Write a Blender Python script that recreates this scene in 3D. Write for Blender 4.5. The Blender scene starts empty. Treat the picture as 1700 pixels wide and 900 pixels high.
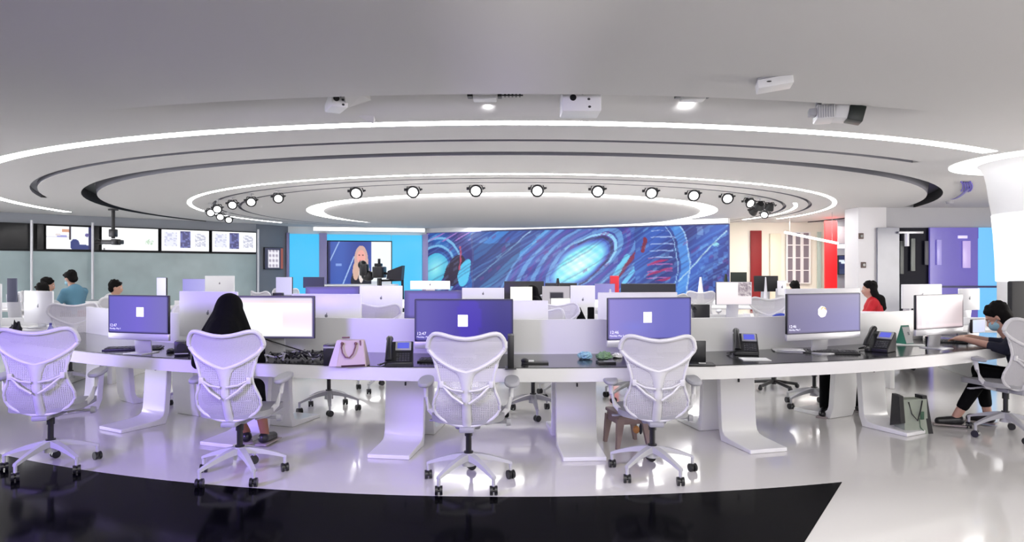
import bpy, bmesh, math, random
from mathutils import Vector, Matrix
random.seed(7)
sc = bpy.context.scene
COL = sc.collection
PI = math.pi
F, EYE, HX, HY = 1100.0, 1.45, 850.0, 445.0     # focal length and horizon for a 1700 x 900 frame

# ------------------------------------------------------------------ camera, world, lights, exposure
cam_d = bpy.data.cameras.new('camera'); cam = bpy.data.objects.new('camera', cam_d); COL.objects.link(cam)
cam.location = (0, 0, EYE); cam.rotation_euler = (PI/2, 0, 0)
cam_d.sensor_width = 36; cam_d.lens = F/1700*36; cam_d.shift_y = -5/1700; cam_d.clip_end = 200
sc.camera = cam
sc.view_settings.view_transform = 'Standard'; sc.view_settings.look = 'None'
sc.view_settings.gamma = 1; sc.view_settings.use_curve_mapping = False
sc.view_settings.exposure = 0.18
sc.cycles.caustics_reflective = False; sc.cycles.caustics_refractive = False

w = bpy.data.worlds.new('world'); sc.world = w; w.use_nodes = True
nt = w.node_tree; bg = nt.nodes['Background']
tc = nt.nodes.new('ShaderNodeTexCoord'); sx = nt.nodes.new('ShaderNodeSeparateXYZ'); rp = nt.nodes.new('ShaderNodeValToRGB')
nt.links.new(tc.outputs['Generated'], sx.inputs[0])
mr = nt.nodes.new('ShaderNodeMapRange'); mr.inputs[1].default_value = -1; mr.inputs[2].default_value = 1
nt.links.new(sx.outputs[0], mr.inputs[0]); nt.links.new(mr.outputs[0], rp.inputs[0]); nt.links.new(rp.outputs[0], bg.inputs[0])
rp.color_ramp.elements[0].color = (0.56, 0.52, 0.90, 1); rp.color_ramp.elements[1].color = (0.97, 0.90, 0.84, 1)
e = rp.color_ramp.elements.new(0.5); e.color = (0.86, 0.83, 0.85, 1)
bg.inputs[1].default_value = 1.25

def area(name, loc, target, size, power, color, sy=None):
    d = bpy.data.lights.new(name, 'AREA'); d.energy = power; d.color = color; d.shape = 'RECTANGLE'
    d.size = size; d.size_y = sy or size
    o = bpy.data.objects.new(name, d); COL.objects.link(o); o.location = loc
    o.rotation_euler = (Vector(target)-Vector(loc)).to_track_quat('-Z', 'Y').to_euler()
    return o
pl_ = area('purple_stage_lamp', (-4.9, 0.0, 2.5), (-2.4, 4.6, 0.3), 1.2, 66, (0.34, 0.22, 1.0)); pl_.data.spread = 1.25
area('front_fill_light', (1.5, -0.7, 2.35), (0.6, 4.9, 0.2), 4.5, 72, (1.0, 0.98, 0.94), 1.0)  # unseen fill added behind the camera
area('overhead_fill_light', (0.5, 1.6, 2.93), (0.5, 1.6, 0), 5.0, 110, (1.0, 0.98, 0.95), 1.0)  # soft fill added overhead, out of view
area('side_room_lamp', (9.2, 20.2, 2.9), (9.2, 20.6, 0), 2.5, 110, (1.0, 0.95, 0.86), 1.2)
area('side_fill_left', (-17.5, 7.5, 1.5), (0, 8.5, 1.5), 8.0, 620, (0.93, 0.93, 1.0), 2.6)  # no window here: fill added to brighten ceiling and floor
area('side_fill_right', (14.5, 6.0, 1.5), (0, 9.5, 1.5), 7.0, 620, (1.0, 0.96, 0.92), 2.6)  # matching fill added on the right, no window either

# ------------------------------------------------------------------ helpers
def P(px, py, d):                                  # a world point on the pixel's ray at depth d
    return Vector(((px-HX)/F*d, d, EYE-(py-HY)/F*d))
def lat(px, d): return (px-HX)/F*d
def zat(py, d): return EYE-(py-HY)/F*d

MATS = {}
def mat(name, col, rough=0.5, metal=0.0, emit=None, es=0.0, alpha=1.0, coat=0.0, spec=0.5, noise=0.0, nscale=30):
    if name in MATS: return MATS[name]
    m = bpy.data.materials.new(name); m.use_nodes = True; n = m.node_tree; b = n.nodes['Principled BSDF']
    c = (*col, 1) if len(col) == 3 else col
    b.inputs['Base Color'].default_value = c; b.inputs['Roughness'].default_value = rough
    b.inputs['Metallic'].default_value = metal; b.inputs['Coat Weight'].default_value = coat
    b.inputs['Specular IOR Level'].default_value = spec
    if emit: b.inputs['Emission Color'].default_value = (*emit, 1); b.inputs['Emission Strength'].default_value = es
    b.inputs['Alpha'].default_value = alpha
    nz = n.nodes.new('ShaderNodeTexNoise'); nz.inputs['Scale'].default_value = nscale; nz.inputs['Detail'].default_value = 2
    t = n.nodes.new('ShaderNodeTexCoord'); n.links.new(t.outputs['Object'], nz.inputs['Vector'])
    mx = n.nodes.new('ShaderNodeMix'); mx.data_type = 'RGBA'; mx.blend_type = 'MULTIPLY'
    mx.inputs[0].default_value = noise; mx.inputs[6].default_value = c
    n.links.new(nz.outputs[0], mx.inputs[7]); n.links.new(mx.outputs[2], b.inputs['Base Color'])
    MATS[name] = m; return m
def painted(name, strength, rough=0.3):
    m = bpy.data.materials.new(name); m.use_nodes = True; n = m.node_tree; b = n.nodes['Principled BSDF']
    a = n.nodes.new('ShaderNodeAttribute'); a.attribute_name = 'Col'
    b.inputs['Base Color'].default_value = (0.02, 0.02, 0.03, 1); b.inputs['Roughness'].default_value = rough
    n.links.new(a.outputs['Color'], b.inputs['Emission Color']); b.inputs['Emission Strength'].default_value = strength
    MATS[name] = m; return m
def meshmat(name, col, scale, hole):
    m = bpy.data.materials.new(name); m.use_nodes = True; n = m.node_tree; b = n.nodes['Principled BSDF']
    b.inputs['Base Color'].default_value = (*col, 1); b.inputs['Roughness'].default_value = 0.45
    t = n.nodes.new('ShaderNodeTexCoord'); v = n.nodes.new('ShaderNodeTexVoronoi'); v.inputs['Scale'].default_value = scale
    v.inputs['Randomness'].default_value = 0.35
    v.voronoi_dimensions = '2D'; v.inputs['Randomness'].default_value = 0.15
    sp_ = n.nodes.new('ShaderNodeSeparateXYZ'); cb = n.nodes.new('ShaderNodeCombineXYZ')
    n.links.new(t.outputs['Object'], sp_.inputs[0]); n.links.new(sp_.outputs[0], cb.inputs[0]); n.links.new(sp_.outputs[2], cb.inputs[1]); n.links.new(cb.outputs[0], v.inputs['Vector'])
    g = n.nodes.new('ShaderNodeMath'); g.operation = 'GREATER_THAN'; g.inputs[1].default_value = hole
    n.links.new(v.outputs['Distance'], g.inputs[0]); n.links.new(g.outputs[0], b.inputs['Alpha'])
    MATS[name] = m; return m

white = mat('white_lacquer', (0.80, 0.80, 0.80), 0.28)
whiteP = mat('white_plastic', (0.76, 0.76, 0.77), 0.4)
greyP = mat('grey_plastic', (0.38, 0.38, 0.41), 0.45)
greyL = mat('light_grey_plastic', (0.56, 0.56, 0.58), 0.42)
black = mat('black_plastic', (0.012, 0.012, 0.014), 0.35)
blackG = mat('black_gloss', (0.01, 0.01, 0.012), 0.12)
darkM = mat('dark_matte', (0.02, 0.02, 0.022), 0.8)
silver = mat('silver', (0.62, 0.62, 0.65), 0.35, 0.4)
ceilM = mat('ceiling_paint', (0.61, 0.60, 0.597), 0.8, spec=0.05)
slotM = mat('slot_grey', (0.20, 0.20, 0.23), 0.6)
wallW = mat('wall_white', (0.82, 0.81, 0.80), 0.6)
stripM = mat('light_strip', (1, 1, 1), 0.5, emit=(1, 0.99, 0.99), es=15)
boxM = mat('box_light', (1, 1, 1), 0.5, emit=(1, 0.99, 0.98), es=1.3)
coveM = mat('cove_light', (1, 1, 1), 0.5, emit=(1, 0.985, 0.97), es=7)
lampM = mat('lamp_disc', (1, 1, 1), 0.5, emit=(1, 1, 1), es=2.0)
scr1 = painted('screen_picture', 1.0); scr2 = painted('bright_screen_picture', 1.02); muralM = painted('mural_picture', 0.95)
backM = mesh_upper = meshmat('chair_mesh', (0.60, 0.59, 0.62), 120, 0.21)
paper = mat('paper', (0.85, 0.85, 0.85), 0.7)

class MB:
    def __init__(s): s.b = bmesh.new()
    def box(s, c, size, rz=0, rx=0, ry=0, bev=0):
        M = Matrix.Translation(c) @ Matrix.Rotation(rz, 4, 'Z') @ Matrix.Rotation(ry, 4, 'Y') @ Matrix.Rotation(rx, 4, 'X') @ Matrix.Diagonal((*size, 1))
        r = bmesh.ops.create_cube(s.b, size=1, matrix=M)
        if bev:
            es = list({e for v in r['verts'] for e in v.link_edges})
            bmesh.ops.bevel(s.b, geom=es, offset=bev, segments=2, affect='EDGES', profile=0.5)
        return s
    def cyl(s, p0, p1, r0, r1=None, seg=14, caps=True):
        p0, p1 = Vector(p0), Vector(p1); r1 = r0 if r1 is None else r1; d = p1-p0
        M = Matrix.Translation((p0+p1)/2) @ d.to_track_quat('Z', 'Y').to_matrix().to_4x4()
        bmesh.ops.create_cone(s.b, cap_ends=caps, segments=seg, radius1=r0, radius2=r1, depth=max(d.length, 1e-5), matrix=M); return s
    def ball(s, c, r, seg=14, rot=None):
        r = (r, r, r) if not hasattr(r, '__len__') else r
        M = Matrix.Translation(c) @ (rot or Matrix.Identity(4)) @ Matrix.Diagonal((*r, 1))
        bmesh.ops.create_uvsphere(s.b, u_segments=seg, v_segments=max(6, seg*2//3), radius=1, matrix=M); return s
    def cap(s, p0, p1, r0, r1=None):
        r1 = r0 if r1 is None else r1
        s.cyl(p0, p1, r0, r1, 12); s.ball(p0, r0, 12); s.ball(p1, r1, 12); return s
    def tube(s, pts, r, seg=8, closed=False, flat=1.0, up=(0, 0, 1)):
        pts = [Vector(p) for p in pts]; n = len(pts); rings = []
        for i, p in enumerate(pts):
            a = pts[(i-1) % n] if (closed or i) else p; b = pts[(i+1) % n] if (closed or i < n-1) else p
            t = (b-a).normalized(); u = Vector(up)
            if abs(t.dot(u)) > 0.95: u = Vector((0, 1, 0)) if abs(t.y) < .9 else Vector((1, 0, 0))
            x = t.cross(u).normalized(); y = x.cross(t)
            rr = r[i] if hasattr(r, '__len__') else r
            rings.append([s.b.verts.new(p+x*math.cos(2*PI*k/seg)*rr*flat+y*math.sin(2*PI*k/seg)*rr) for k in range(seg)])
        for i in range(n if closed else n-1):
            A, B = rings[i], rings[(i+1) % n]
            for k in range(seg): s.b.faces.new((A[k], A[(k+1) % seg], B[(k+1) % seg], B[k]))
        if not closed:
            s.b.faces.new(rings[0][::-1]); s.b.faces.new(rings[-1])
        return s
    def prism(s, prof, a, b, f):                   # profile points (u,v) swept between a and b; f(u,v,t) -> point
        A = [s.b.verts.new(f(u, v, a)) for u, v in prof]; B = [s.b.verts.new(f(u, v, b)) for u, v in prof]; n = len(prof)
        s.b.faces.new(A[::-1]); s.b.faces.new(B)
        for i in range(n): s.b.faces.new((A[i], A[(i+1) % n], B[(i+1) % n], B[i]))
        return s
    def grid(s, nu, nv, f):
        V = [[s.b.verts.new(f(i/nu, j/nv)) for i in range(nu+1)] for j in range(nv+1)]
        for j in range(nv):
            for i in range(nu): s.b.faces.new((V[j][i], V[j][i+1], V[j+1][i+1], V[j+1][i]))
        return s
    def lathe(s, prof, c, a0=0, a1=2*PI, n=48):    # profile (r,z) around the vertical at c
        full = abs(a1-a0-2*PI) < 1e-6; R = []
        for k in range(n if full else n+1):
            a = a0+(a1-a0)*k/n
            R.append([s.b.verts.new((c[0]+r*math.sin(a), c[1]-r*math.cos(a), c[2]+z)) for r, z in prof])
        m = len(R)
        for k in range(m if full else m-1):
            A, B = R[k], R[(k+1) % m]
            for i in range(len(prof)-1): s.b.faces.new((A[i], B[i], B[i+1], A[i+1]))
        return s
    def build(s, name, m, parent=None, smooth=True, solid=0, remesh=0, sub=0, fix=True):
        bmesh.ops.remove_doubles(s.b, verts=s.b.verts, dist=1e-6)
        if fix: bmesh.ops.recalc_face_normals(s.b, faces=s.b.faces)
        me = bpy.data.meshes.new(name); s.b.to_mesh(me); s.b.free()
        me.materials.append(m)
        if smooth:
            for p in me.polygons: p.use_smooth = True
            if not remesh:
                try: me.set_sharp_from_angle(angle=math.radians(38))
                except Exception: pass
        o = bpy.data.objects.new(name, me); COL.objects.link(o)
        if parent: o.parent = parent
        if solid:
            q = o.modifiers.new('solid', 'SOLIDIFY'); q.thickness = solid; q.offset = 0
        if remesh:
            q = o.modifiers.new('remesh', 'REMESH'); q.mode = 'VOXEL'; q.voxel_size = remesh; q.use_smooth_shade = True
            q = o.modifiers.new('smooth', 'SMOOTH'); q.iterations = 4; q.factor = 0.5
        if sub:
            q = o.modifiers.new('sub', 'SUBSURF'); q.levels = sub; q.render_levels = sub
        return o

LABELS = {}
def tag(o, label, cat, group=None, kind=None):
    if label: o['label'] = label
    if cat: o['category'] = cat
    if group: o['group'] = group
    if kind: o['kind'] = kind
    return o
def struct(o, label=None, cat='room'):
    o['kind'] = 'structure'
    if label: o['label'] = label; o['category'] = cat
    return o
def thing(name, label, cat, loc=(0, 0, 0), rz=0, group=None):
    o = bpy.data.objects.new(name, None); COL.objects.link(o); o.location = loc; o.rotation_euler = (0, 0, rz)
    o.empty_display_size = 0.1
    return tag(o, label, cat, group)
def copy_tree(o, parent=None):
    c = o.copy(); COL.objects.link(c); c.parent = parent
    for ch in list(o.children): copy_tree(ch, c)
    return c
def paint(name, parent, w, h, nx, nz, fn, m, y=0.0, x0=0.0, z0=0.0):   # a flat picture in local XZ facing -Y; fn(u,v) u right, v down
    b = bmesh.new(); V = []
    for j in range(nz+1):
        V.append([b.verts.new((x0+(i/nx-.5)*w, y, z0+(.5-j/nz)*h)) for i in range(nx+1)])
    for j in range(nz):
        for i in range(nx): b.faces.new((V[j][i], V[j+1][i], V[j+1][i+1], V[j][i+1]))
    me = bpy.data.meshes.new(name); b.to_mesh(me); b.free(); me.materials.append(m)
    ca = me.color_attributes.new('Col', 'FLOAT_COLOR', 'POINT')
    for j in range(nz+1):
        for i in range(nx+1):
            c = fn(i/nx, j/nz); ca.data[j*(nx+1)+i].color = (c[0]**2.2, c[1]**2.2, c[2]**2.2, 1)
    o = bpy.data.objects.new(name, me); COL.objects.link(o); o.parent = parent
    return o
def mixc(a, b, t): t = max(0, min(1, t)); return tuple(a[i]*(1-t)+b[i]*t for i in range(3))
def rgb(r, g, b): return (r/255, g/255, b/255)
def text(name, s, size, m, parent, loc, rot=(PI/2, 0, 0)):
    c = bpy.data.curves.new(name, 'FONT'); c.body = s; c.size = size; c.extrude = 0.0005; c.resolution_u = 2
    tmp = bpy.data.objects.new('tmp', c); COL.objects.link(tmp); bpy.context.view_layer.update()
    me = bpy.data.meshes.new_from_object(tmp.evaluated_get(bpy.context.evaluated_depsgraph_get())); bpy.data.objects.remove(tmp)
    me.materials.clear(); me.materials.append(m); o = bpy.data.objects.new(name, me); COL.objects.link(o); o.parent = parent; o.location = loc; o.rotation_euler = rot
    return o

# ------------------------------------------------------------------ floor
DC = Vector((0.1, 12.7, 0))                       # centre of the curved desk
def DP(R, phi, z=0.0): return Vector((DC.x+R*math.sin(phi), DC.y-R*math.cos(phi), z))
floorM = mat('white_epoxy_floor', (0.78, 0.765, 0.745), 0.10, coat=0.3, noise=0.12, nscale=0.6)
darkF = mat('black_gloss_floor', (0.002, 0.002, 0.003), 0.10, spec=0.03)
o = MB().box((0, 11, -0.05), (44, 36, 0.1)).build('floor', floorM, smooth=False); struct(o)
FC = Vector((0.0, 12.9, 0)); b = bmesh.new(); pts = []
for k in range(61):
    a = math.radians(-46)+(math.atan2(2.235, 12.9-4.47)-math.radians(-46))*k/60
    pts.append((FC.x+8.71*math.sin(a), FC.y-8.71*math.cos(a)))
pts += [(1.545, 3.5), (-0.2, 1.0), (-1.6, -1.5), (-7.5, -1.5)]
top = [b.verts.new((x, y, 0.003)) for x, y in pts]; bot = [b.verts.new((x, y, -0.01)) for x, y in pts]
b.faces.new(top)
for i in range(len(pts)): b.faces.new((top[i], bot[i], bot[(i+1) % len(pts)], top[(i+1) % len(pts)]))
me = bpy.data.meshes.new('floor_inlay'); bmesh.ops.recalc_face_normals(b, faces=b.faces); b.to_mesh(me); b.free(); me.materials.append(darkF)
o = bpy.data.objects.new('floor_inlay', me); COL.objects.link(o); struct(o)

# ------------------------------------------------------------------ ceiling
CC = (0.0, 19.4, 0.0); CZ = 3.0; A = math.radians
def ring(mb, r0, z0, r1, z1, a0=-180, a1=180, n=128):
    return mb.lathe([(r0, z0), (r1, z1)], CC, A(a0), A(a1), n)
m = MB()
def slot_t(a):
    t = 1-max(0, abs(a)-13.2)/3.6; t = max(0, min(1, t)); return t
# outer sheet, with the raised crescent recess between r 12.5 and 13.5
for (r0, r1) in ((13.5, 34),): ring(m, r0, CZ, r1, CZ)
n = 180
def rec(u, v):
    a = -180+360*u; r = 12.42+(13.5-12.42)*v; z = CZ+0.62*(v**3.2)*slot_t(a)
    return (CC[0]+r*math.sin(A(a)), CC[1]-r*math.cos(A(a)), z)
m.grid(360, 10, rec)
def recwall(u, v):
    a = -18+36*u; r = 13.5
    return (CC[0]+r*math.sin(A(a)), CC[1]-r*math.cos(A(a)), CZ+0.62*slot_t(a)*v)
m.grid(60, 1, recwall)
ring(m, 11.42, CZ, 12.24, CZ); ring(m, 12.24, CZ, 12.42, CZ, 31.2, 275)       # the strip's gap is closed where there is no strip
ring(m, 10.58, CZ, 11.30, CZ); ring(m, 11.30, CZ, 11.42, CZ, 31.5, 295)
ring(m, 8.54, CZ, 10.30, CZ); ring(m, 8.0, CZ, 8.45, CZ); ring(m, 7.42, CZ, 7.92, CZ); ring(m, 5.75, CZ, 7.34, CZ)
o = m.build('ceiling', ceilM, fix=False); struct(o)
# dark recessed slots
m2 = MB(); m2.lathe([(10.30, CZ), (10.335, CZ+.22)], CC, 0, 2*PI, 128); struct(m2.build('ceiling_slot_wall', slotM, fix=False))
m = MB(); m.lathe([(10.34, CZ+.2), (10.34, CZ+.22), (10.58, CZ+.22), (10.58, CZ)], CC, 0, 2*PI, 128)
o = m.build('ceiling_slot_dark', mat('slot_black', (0.012, 0.012, 0.014), 0.5), fix=False); struct(o)
m = MB(); m.lathe([(11.30, CZ), (11.30, CZ+.08), (11.42, CZ+.08), (11.42, CZ)], CC, A(-65), A(31.5), 90)
m.lathe([(7.92, CZ), (7.92, CZ+.06), (8.0, CZ+.06), (8.0, CZ)], CC, 0, 2*PI, 96)
m.lathe([(7.34, CZ), (7.34, CZ+.06), (7.42, CZ+.06), (7.42, CZ)], CC, 0, 2*PI, 96)
o = m.build('ceiling_slot_grey', slotM, fix=False); struct(o)
def strip(name, r0, r1, a0, a1, label, z=CZ, mt=stripM):
    m = MB(); m.lathe([(r0, z-.004), (r1, z-.004), (r1, z+.03), (r0, z+.03), (r0, z-.004)], CC, A(a0), A(a1), 128)
    o = m.build(name, mt); tag(o, label, 'ceiling light')
strip('light_strip', 12.24, 12.42, -85, 31.2, 'long white light strip curving across the ceiling, the outermost arc')
strip('light_strip', 8.45, 8.54, -112, 100, 'white light strip ringing the black ceiling spotlights')
strip('light_strip', 7.60, 7.68, 62, 104, 'short white curved light strip beside the ceiling fitting cluster')
strip('cove_light', 5.32, 5.75, -180, 179.999, 'wide glowing rim light around the raised ceiling disc', mt=coveM)
m = MB(); m.lathe([(5.33, CZ+.01), (5.28, CZ-.035), (5.1, CZ-.07), (4.7, CZ-.10), (4.0, CZ-.125), (2.5, CZ-.145), (0.01, CZ-.15)], CC, 0, 2*PI, 96)
o = m.build('ceiling_disc', ceilM, fix=False); struct(o)
# roof slab that keeps the hall dark above the recesses
o = MB().box((0, 14.0, 3.75), (44, 36, 0.1)).build('ceiling_slab', ceilM); struct(o)

# ------------------------------------------------------------------ walls (polyline seen from above)
def wallseg(name, p, q, z0, z1, m, th=0.12):
    p, q = Vector((*p, 0)), Vector((*q, 0)); d = q-p; c = (p+q)/2; nrm = Vector((-d.y, d.x, 0)).normalized()
    if nrm.y < 0: nrm = -nrm
    c = c+nrm*th/2
    mb = MB().box((c.x, c.y, (z0+z1)/2), (d.length, th, z1-z0), rz=math.atan2(d.y, d.x))
    return struct(mb.build(name, m, smooth=False))
def on_wall(px, p, q):                             # where the pixel column meets the wall line (x, y)
    k = (px-HX)/F; dx, dy = q[0]-p[0], q[1]-p[1]
    t = (k*p[1]-p[0])/(dx-k*dy); return Vector((p[0]+dx*t, p[1]+dy*t, 0))
L0, L1, L2 = (-18.3, 14.4), (-9.0, 23.3), (-8.35, 24.7)
S1, M1 = (-3.35, 25.9), (6.75, 20.6)
glassG = mat('green_glass_wall', (0.44, 0.56, 0.58), 0.25, noise=0.45, nscale=1.2)
beamM = mat('blue_grey_beam', (0.30, 0.32, 0.36), 0.5)
wallseg('wall_left', L0, L1, 0, 1.93, glassG)
wallseg('wall_left_upper', L0, L1, 1.93, 2.72, darkM)
wallseg('wall_left_beam', L0, L1, 2.72, CZ+.2, beamM, 0.2)
wallseg('wall_left_return', L1, L2, 0, CZ+.2, mat('grey_panel', (0.20, 0.21, 0.24), 0.4))
wallseg('wall_left_side', (-18.3, 14.4), (-18.4, -3), 0, CZ+.2, mat('lilac_grey_wall', (.35, .34, .42), .6))
wallseg('wall_studio', L2, S1, 0, CZ+.3, wallW)
wallseg('wall_back', S1, M1, 0, CZ+.3, wallW)
wallseg('wall_side_room', M1, (6.95, 22.6), 0, CZ+.3, wallW)
wallseg('wall_side_room_back', (6.9, 22.6), (13.5, 22.6), 0, CZ+.3, mat('cream_wall', (0.84, 0.80, 0.70), 0.6))
wallseg('wall_right_soffit', (9.35, 17.0), (15.5, 17.0), 2.48, CZ+.2, mat('grey_soffit', (0.42, 0.42, 0.44), 0.5), 0.3)
wallseg('wall_right', (15.5, 17.0), (15.6, 2.0), 0, CZ+.2, wallW)
o = MB().box((9.22, 17.3, 1.6), (0.72, 0.7, 3.2), bev=.01).build('wall_pillar', mat('pillar_white', (0.72, 0.71, 0.72), 0.5)); struct(o)
for py, lb in ((392, 'small dark square sensor high on the white pillar'), (440, 'small dark square sensor low on the white pillar')):
    d = 16.95; c = P(1429 if py < 400 else 1433, py, d); t = thing('wall_sensor', lb, 'sensor', (c.x, d, c.z))
    MB().box((0, -.01, 0), (.13, .03, .15), bev=.01).build('housing', mat('sensor_brown', (.12, .08, .07), .4), t)
    MB().cyl((0, -.02, 0), (0, -.05, 0), .035).build('lens', blackG, t)
# ------------------------------------------------------------------ things on the walls
def wallbox(name, label, cat, p, q, px0, px1, ztop, zbot, off=0.03, group=None):
    a, c = on_wall(px0, p, q), on_wall(px1, p, q); d = c-a; ang = math.atan2(d.y, d.x); mid = (a+c)/2
    nrm = Vector((math.sin(ang), -math.cos(ang), 0)); mid = mid+nrm*off
    t = thing(name, label, cat, (mid.x, mid.y, (ztop+zbot)/2), ang, group)
    return t, d.length, ztop-zbot, a, c
def blob(x, y, cx, cy, rx, ry, ang=0):
    dx, dy = x-cx, y-cy; c, s = math.cos(ang), math.sin(ang); u = (dx*c+dy*s)/rx; v = (-dx*s+dy*c)/ry
    return math.hypot(u, v)
def line_d(x, y, x0, y0, x1, y1):
    dx, dy = x1-x0, y1-y0; t = max(0, min(1, ((x-x0)*dx+(y-y0)*dy)/(dx*dx+dy*dy)))
    return math.hypot(x-x0-t*dx, y-y0-t*dy)
def hsh(i): return (math.sin(i*127.1+11.7)*43758.5453) % 1
def mural(x, y):
    x += 3*math.sin(y*.04+x*.009)+1.2*math.sin(y*.12+1.3); y += 3*math.sin(x*.025+.7)+1.2*math.sin(x*.09+y*.05)
    c = mural0(x, y)
    s = x*.62+y
    k = hsh(int(s//9)+911)
    if k > .80: c = mixc(c, rgb(120, 190, 235), .22)
    elif k < .22: c = mixc(c, rgb(28, 24, 84), .22)
    k = hsh(int(x//23)*3+int(s//15)*17)
    if k > .94: c = mixc(c, rgb(150, 215, 240), .25)
    if k < .03: c = mixc(c, rgb(120, 40, 120), .4)
    return c
def mural0(x, y):                                   # abstract blue studio artwork, in its own units (1700 x 449)
    c = rgb(38, 62, 142)
    s = (x+y*1.15)                                 # diagonal bands
    k = int(s//46); c = mixc(c, rgb(70, 120, 200), 0.55*hsh(k)) if 310 < x < 1150 else c
    if 310 < x < 1150:
        k2 = int(s//17); c = mixc(c, rgb(30, 34, 100), 0.5*hsh(k2+77))
        if abs((s-800)) < 26: c = mixc(c, rgb(70, 170, 230), .75)
        if abs((s-560)) < 34 and y < 240: c = mixc(c, rgb(60, 140, 215), .7)
        if abs((s-705)) < 4: c = rgb(150, 190, 225)
        if 900 > s > 850: c = mixc(c, rgb(60, 100, 190), .6)
        if x < 560 and y > 140: c = mixc(c, rgb(25, 45, 95), .45)
    # big tilted lens on the right
    if x > 330:
        r = blob(x, y, 875, 250, 150, 68, -0.62)
        ex = blob(x, y, 905, 225, 150, 68, -0.62)
        if ex < 3.6:
            kk = math.sin(ex*9.0+0.6)
            c = mixc(c, rgb(50, 60, 160), .5)
            if kk > .55: c = mixc(c, rgb(120, 190, 235), .55)
            if kk < -.75: c = mixc(c, rgb(90, 50, 150), .6)
        if r < 1.22: c = mixc(rgb(120, 215, 235), rgb(60, 90, 190), (r-.95)/.27)
        if r < 0.95: c = mixc(rgb(235, 252, 246), rgb(95, 215, 228), r*.9+.22*math.sin(x*.09)*math.sin(y*.13))
        if 1.30 < r < 1.42 and x > 870: c = rgb(28, 30, 90)
        if 1.46 < r < 1.58 and x > 800 and y < 260: c = rgb(140, 200, 235)
        if 1040 < x < 1240 and abs(line_d(x, y, 1215, 140, 1080, 320)) < 11: c = rgb(120, 25, 60)
        if abs(line_d(x, y, 1130, 210, 1060, 330)) < 14: c = mixc(c, rgb(110, 215, 240), .8)
        if line_d(x, y, 1190, 250, 1110, 350) < 10: c = rgb(100, 190, 235)
    if x > 1170:
        c = mixc(rgb(34, 48, 120), rgb(50, 90, 180), .5+.5*math.sin(x*.02+y*.012))
        if 1270 < x+0.12*y < 1400 and 75 < y < 345:    # ladder rungs
            if (y+0.05*(x-1280)) % 36 < 7: c = rgb(150, 90, 160) if y > 220 else rgb(140, 165, 215)
            if y > 230 and (y+.3*x) % 52 < 12: c = rgb(160, 35, 95)
        e1 = blob(x, y, 1180, 260, 240, 330)
        if .97 < e1 < 1.16: c = mixc(c, rgb(70, 140, 220), .85)
        if 1.16 < e1 < 1.19 or 0.90 < e1 < 0.915: c = rgb(150, 190, 230)
        if line_d(x, y, 1405, 340, 1655, 75) < 3.2: c = rgb(165, 205, 225)
        if blob(x, y, 1605, 150, 16, 13) < 1: c = rgb(140, 210, 225)
        if x > 1500 and int(x//26+y//31) % 3 == 0 and y > 150: c = mixc(c, rgb(70, 120, 200), .6)
        if line_d(x, y, 1225, 120, 1210, 180) < 10: c = rgb(120, 25, 50)
        if 1500 < x < 1530 and 55 < y < 100: c = mixc(c, rgb(150, 180, 220), .5)
    if x < 312:
        c = mixc(rgb(45, 35, 110), rgb(30, 90, 170), .5+.5*math.sin(x*.03-y*.02))
        r = blob(x, y, 110, 275, 62, 85, 0.35); 
        if 1.9 < r < 2.05 or 1.4 < r < 1.55: c = rgb(110, 170, 215)
        if 1.15 < r < 1.35: c = rgb(30, 45, 120)
        if r < 1.0: c = mixc(rgb(150, 235, 235), rgb(60, 170, 210), r)
        if blob(x, y, 215, 285, 50, 85, .35) < 1: c = rgb(35, 12, 40)
        if blob(x, y, 265, 300, 30, 75, .25) < 1: c = rgb(80, 190, 230)
        if y < 130 and (x+y*1.6) % 70 < 12: c = rgb(150, 110, 190)
        if line_d(x, y, 245, 160, 240, 280) < 4: c = rgb(170, 60, 90)
        if x > 302: c = rgb(60, 70, 130)
    return c
t, W, H, a, c_ = wallbox('wall_mural', 'wide abstract blue artwork with swirls and a glowing lens on the back wall', 'mural', S1, M1, 711, 1210, 2.79, 0.5)
def mf(u, v):
    p = a+(c_-a)*u; z = 2.79-2.29*v; px = HX+F*p.x/p.y; py = HY-(z-EYE)*F/p.y
    return mural((px-690)*3.208, (py-360)*3.208)
paint('picture', t, W, H, 420, 130, mf, muralM, y=-0.04); MB().box((0, 0, 0), (W+.06, .06, H+.06)).build('backing_panel', mat('mural_edge', (.1, .12, .3), .5), t)
# white lintels under the ceiling; their lit look is an added glow
for nm, p, q, x0, x1, lb in (('glow_lintel', S1, M1, 800, 1212, 'long white lintel along the top of the blue artwork, with added glow'), ('glow_lintel', L2, S1, 520, 705, 'white lintel above the cyan studio wall, with added glow')):
    t2, W2, H2, *_ = wallbox(nm, lb, 'ceiling light', p, q, x0, x1, 2.99, 2.83, off=.14)
    MB().box((0, 0, 0), (W2, .2, .16), bev=.01).build('housing', whiteP, t2)
    MB().box((0, -.11, 0), (W2-.06, .02, .13)).build('diffuser', boxM, t2)
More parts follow.
